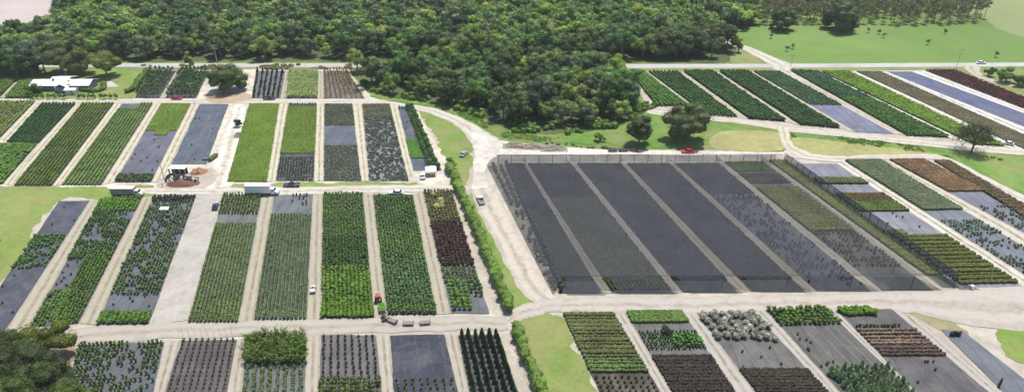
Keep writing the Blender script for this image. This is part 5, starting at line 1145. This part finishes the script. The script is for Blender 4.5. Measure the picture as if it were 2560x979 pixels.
for dy in (-1.4, 1.4):
    for a, b in ((np.array([*G(150, 166), 11.0]), w0), (w0, w1), (w1, w2)):
        tube(g, [a+(b-a)*t+np.array([0, dy, -1.6*4*t*(1-t)]) for t in np.linspace(0, 1, 10)], [.025]*10, 4)
tag(link('power_line', g.mesh('power_line', [STEEL])), 'thin power lines strung beside the paved road before the wood', 'power line')
# white barrels / lone things
bm = bmesh.new(); bmesh.ops.create_cone(bm, cap_ends=True, segments=14, radius1=.55, radius2=.5, depth=1.1, matrix=Matrix.Translation((0, 0, .55))); bmesh.ops.bevel(bm, geom=bm.edges[:], offset=.04, segments=1, affect='EDGES')
o = part('white_tank', bm, WHITE, None, (*G(2428, 722), .2)); tag(o, 'round white tank at the near right corner of the shade house', 'tank')
for i in range(6):
    o = link('black_pot_plant', protos('spike', 1.5, .4, (.03, .05, .025), 30)[i % 4].mesh('black_pot_plant', PM), loc=(*G(2375+i*4.6, 840), .22)); tag(o, 'dark narrow pot plant in the row of six on the narrow blue-grey bed', 'pot plant', 'six dark pot plants in a row')
tag(link('lone_cypress', plant('spike', 2.6, .4, (.03, .05, .03), 60).mesh('lone_cypress', PM), loc=(*G(2496, 966), .22)), 'single dark narrow plant standing alone near the bottom right', 'pot plant')
tag(link('dark_bush', crown(1.7, .2, 2.2, 8, 500, .35, (.03, .055, .025)).mesh('dark_bush', [FOL]), loc=(*G(1663, 836), .2)), 'single dark bush behind the dark green rows of the banded bed', 'bush')

# ================================================================ CAMERA, LIGHT
cam = bpy.data.cameras.new('camera'); co = bpy.data.objects.new('camera', cam); COL.objects.link(co); S.camera = co
cam.sensor_width = 36; cam.lens = F/2560*36; cam.clip_end = 20000; cam.clip_start = 1
co.location = (0, 0, H); co.rotation_euler = (R(90)-TH, 0, 0)
EL, AZ = 70.0, 28.0      # sun elevation; azimuth from +Y towards +X
d = Vector((math.sin(R(AZ))*math.cos(R(EL)), math.cos(R(AZ))*math.cos(R(EL)), math.sin(R(EL))))
sl = bpy.data.lights.new('sun', 'SUN'); sl.energy = 4.7; sl.angle = R(.6); sl.color = (1, .95, .86); so = bpy.data.objects.new('sun', sl); COL.objects.link(so)
so.rotation_euler = d.to_track_quat('Z', 'Y').to_euler(); so.location = (0, 0, 200)
W_ = bpy.data.worlds.new('World'); S.world = W_; W_.use_nodes = True; nt = W_.node_tree
sk = nt.nodes.new('ShaderNodeTexSky'); sk.sky_type = 'NISHITA'; sk.sun_disc = False; sk.sun_elevation = R(EL); sk.sun_rotation = R(AZ); sk.air_density = 1.2; sk.dust_density = 1.5
bg = nt.nodes['Background']; bg.inputs[1].default_value = .125; nt.links.new(sk.outputs[0], bg.inputs[0])
hz = bpy.data.materials.new('air'); hz.use_nodes = True; nt = hz.node_tree; nt.nodes.clear()
vo = nt.nodes.new('ShaderNodeVolumePrincipled'); vo.inputs['Density'].default_value = .00011; vo.inputs['Color'].default_value = (.86, .9, .95, 1); vo.inputs['Anisotropy'].default_value = .1
nt.links.new(vo.outputs[0], nt.nodes.new('ShaderNodeOutputMaterial').inputs['Volume'])
g = Geo(); box(g, (0, 4300, 58), (XX*2+20, 9440, 118)); ho = link('haze', g.mesh('haze', [hz])); tag(ho, kind='stuff')
S.cycles.volume_bounces = 0; S.cycles.volume_step_rate = 5
S.view_settings.view_transform = 'Standard'; S.view_settings.look = 'None'; S.view_settings.exposure = 0.2; S.view_settings.gamma = 1
S.cycles.max_bounces = 5; S.cycles.diffuse_bounces = 2; S.cycles.transparent_max_bounces = 12; S.cycles.use_denoising = True
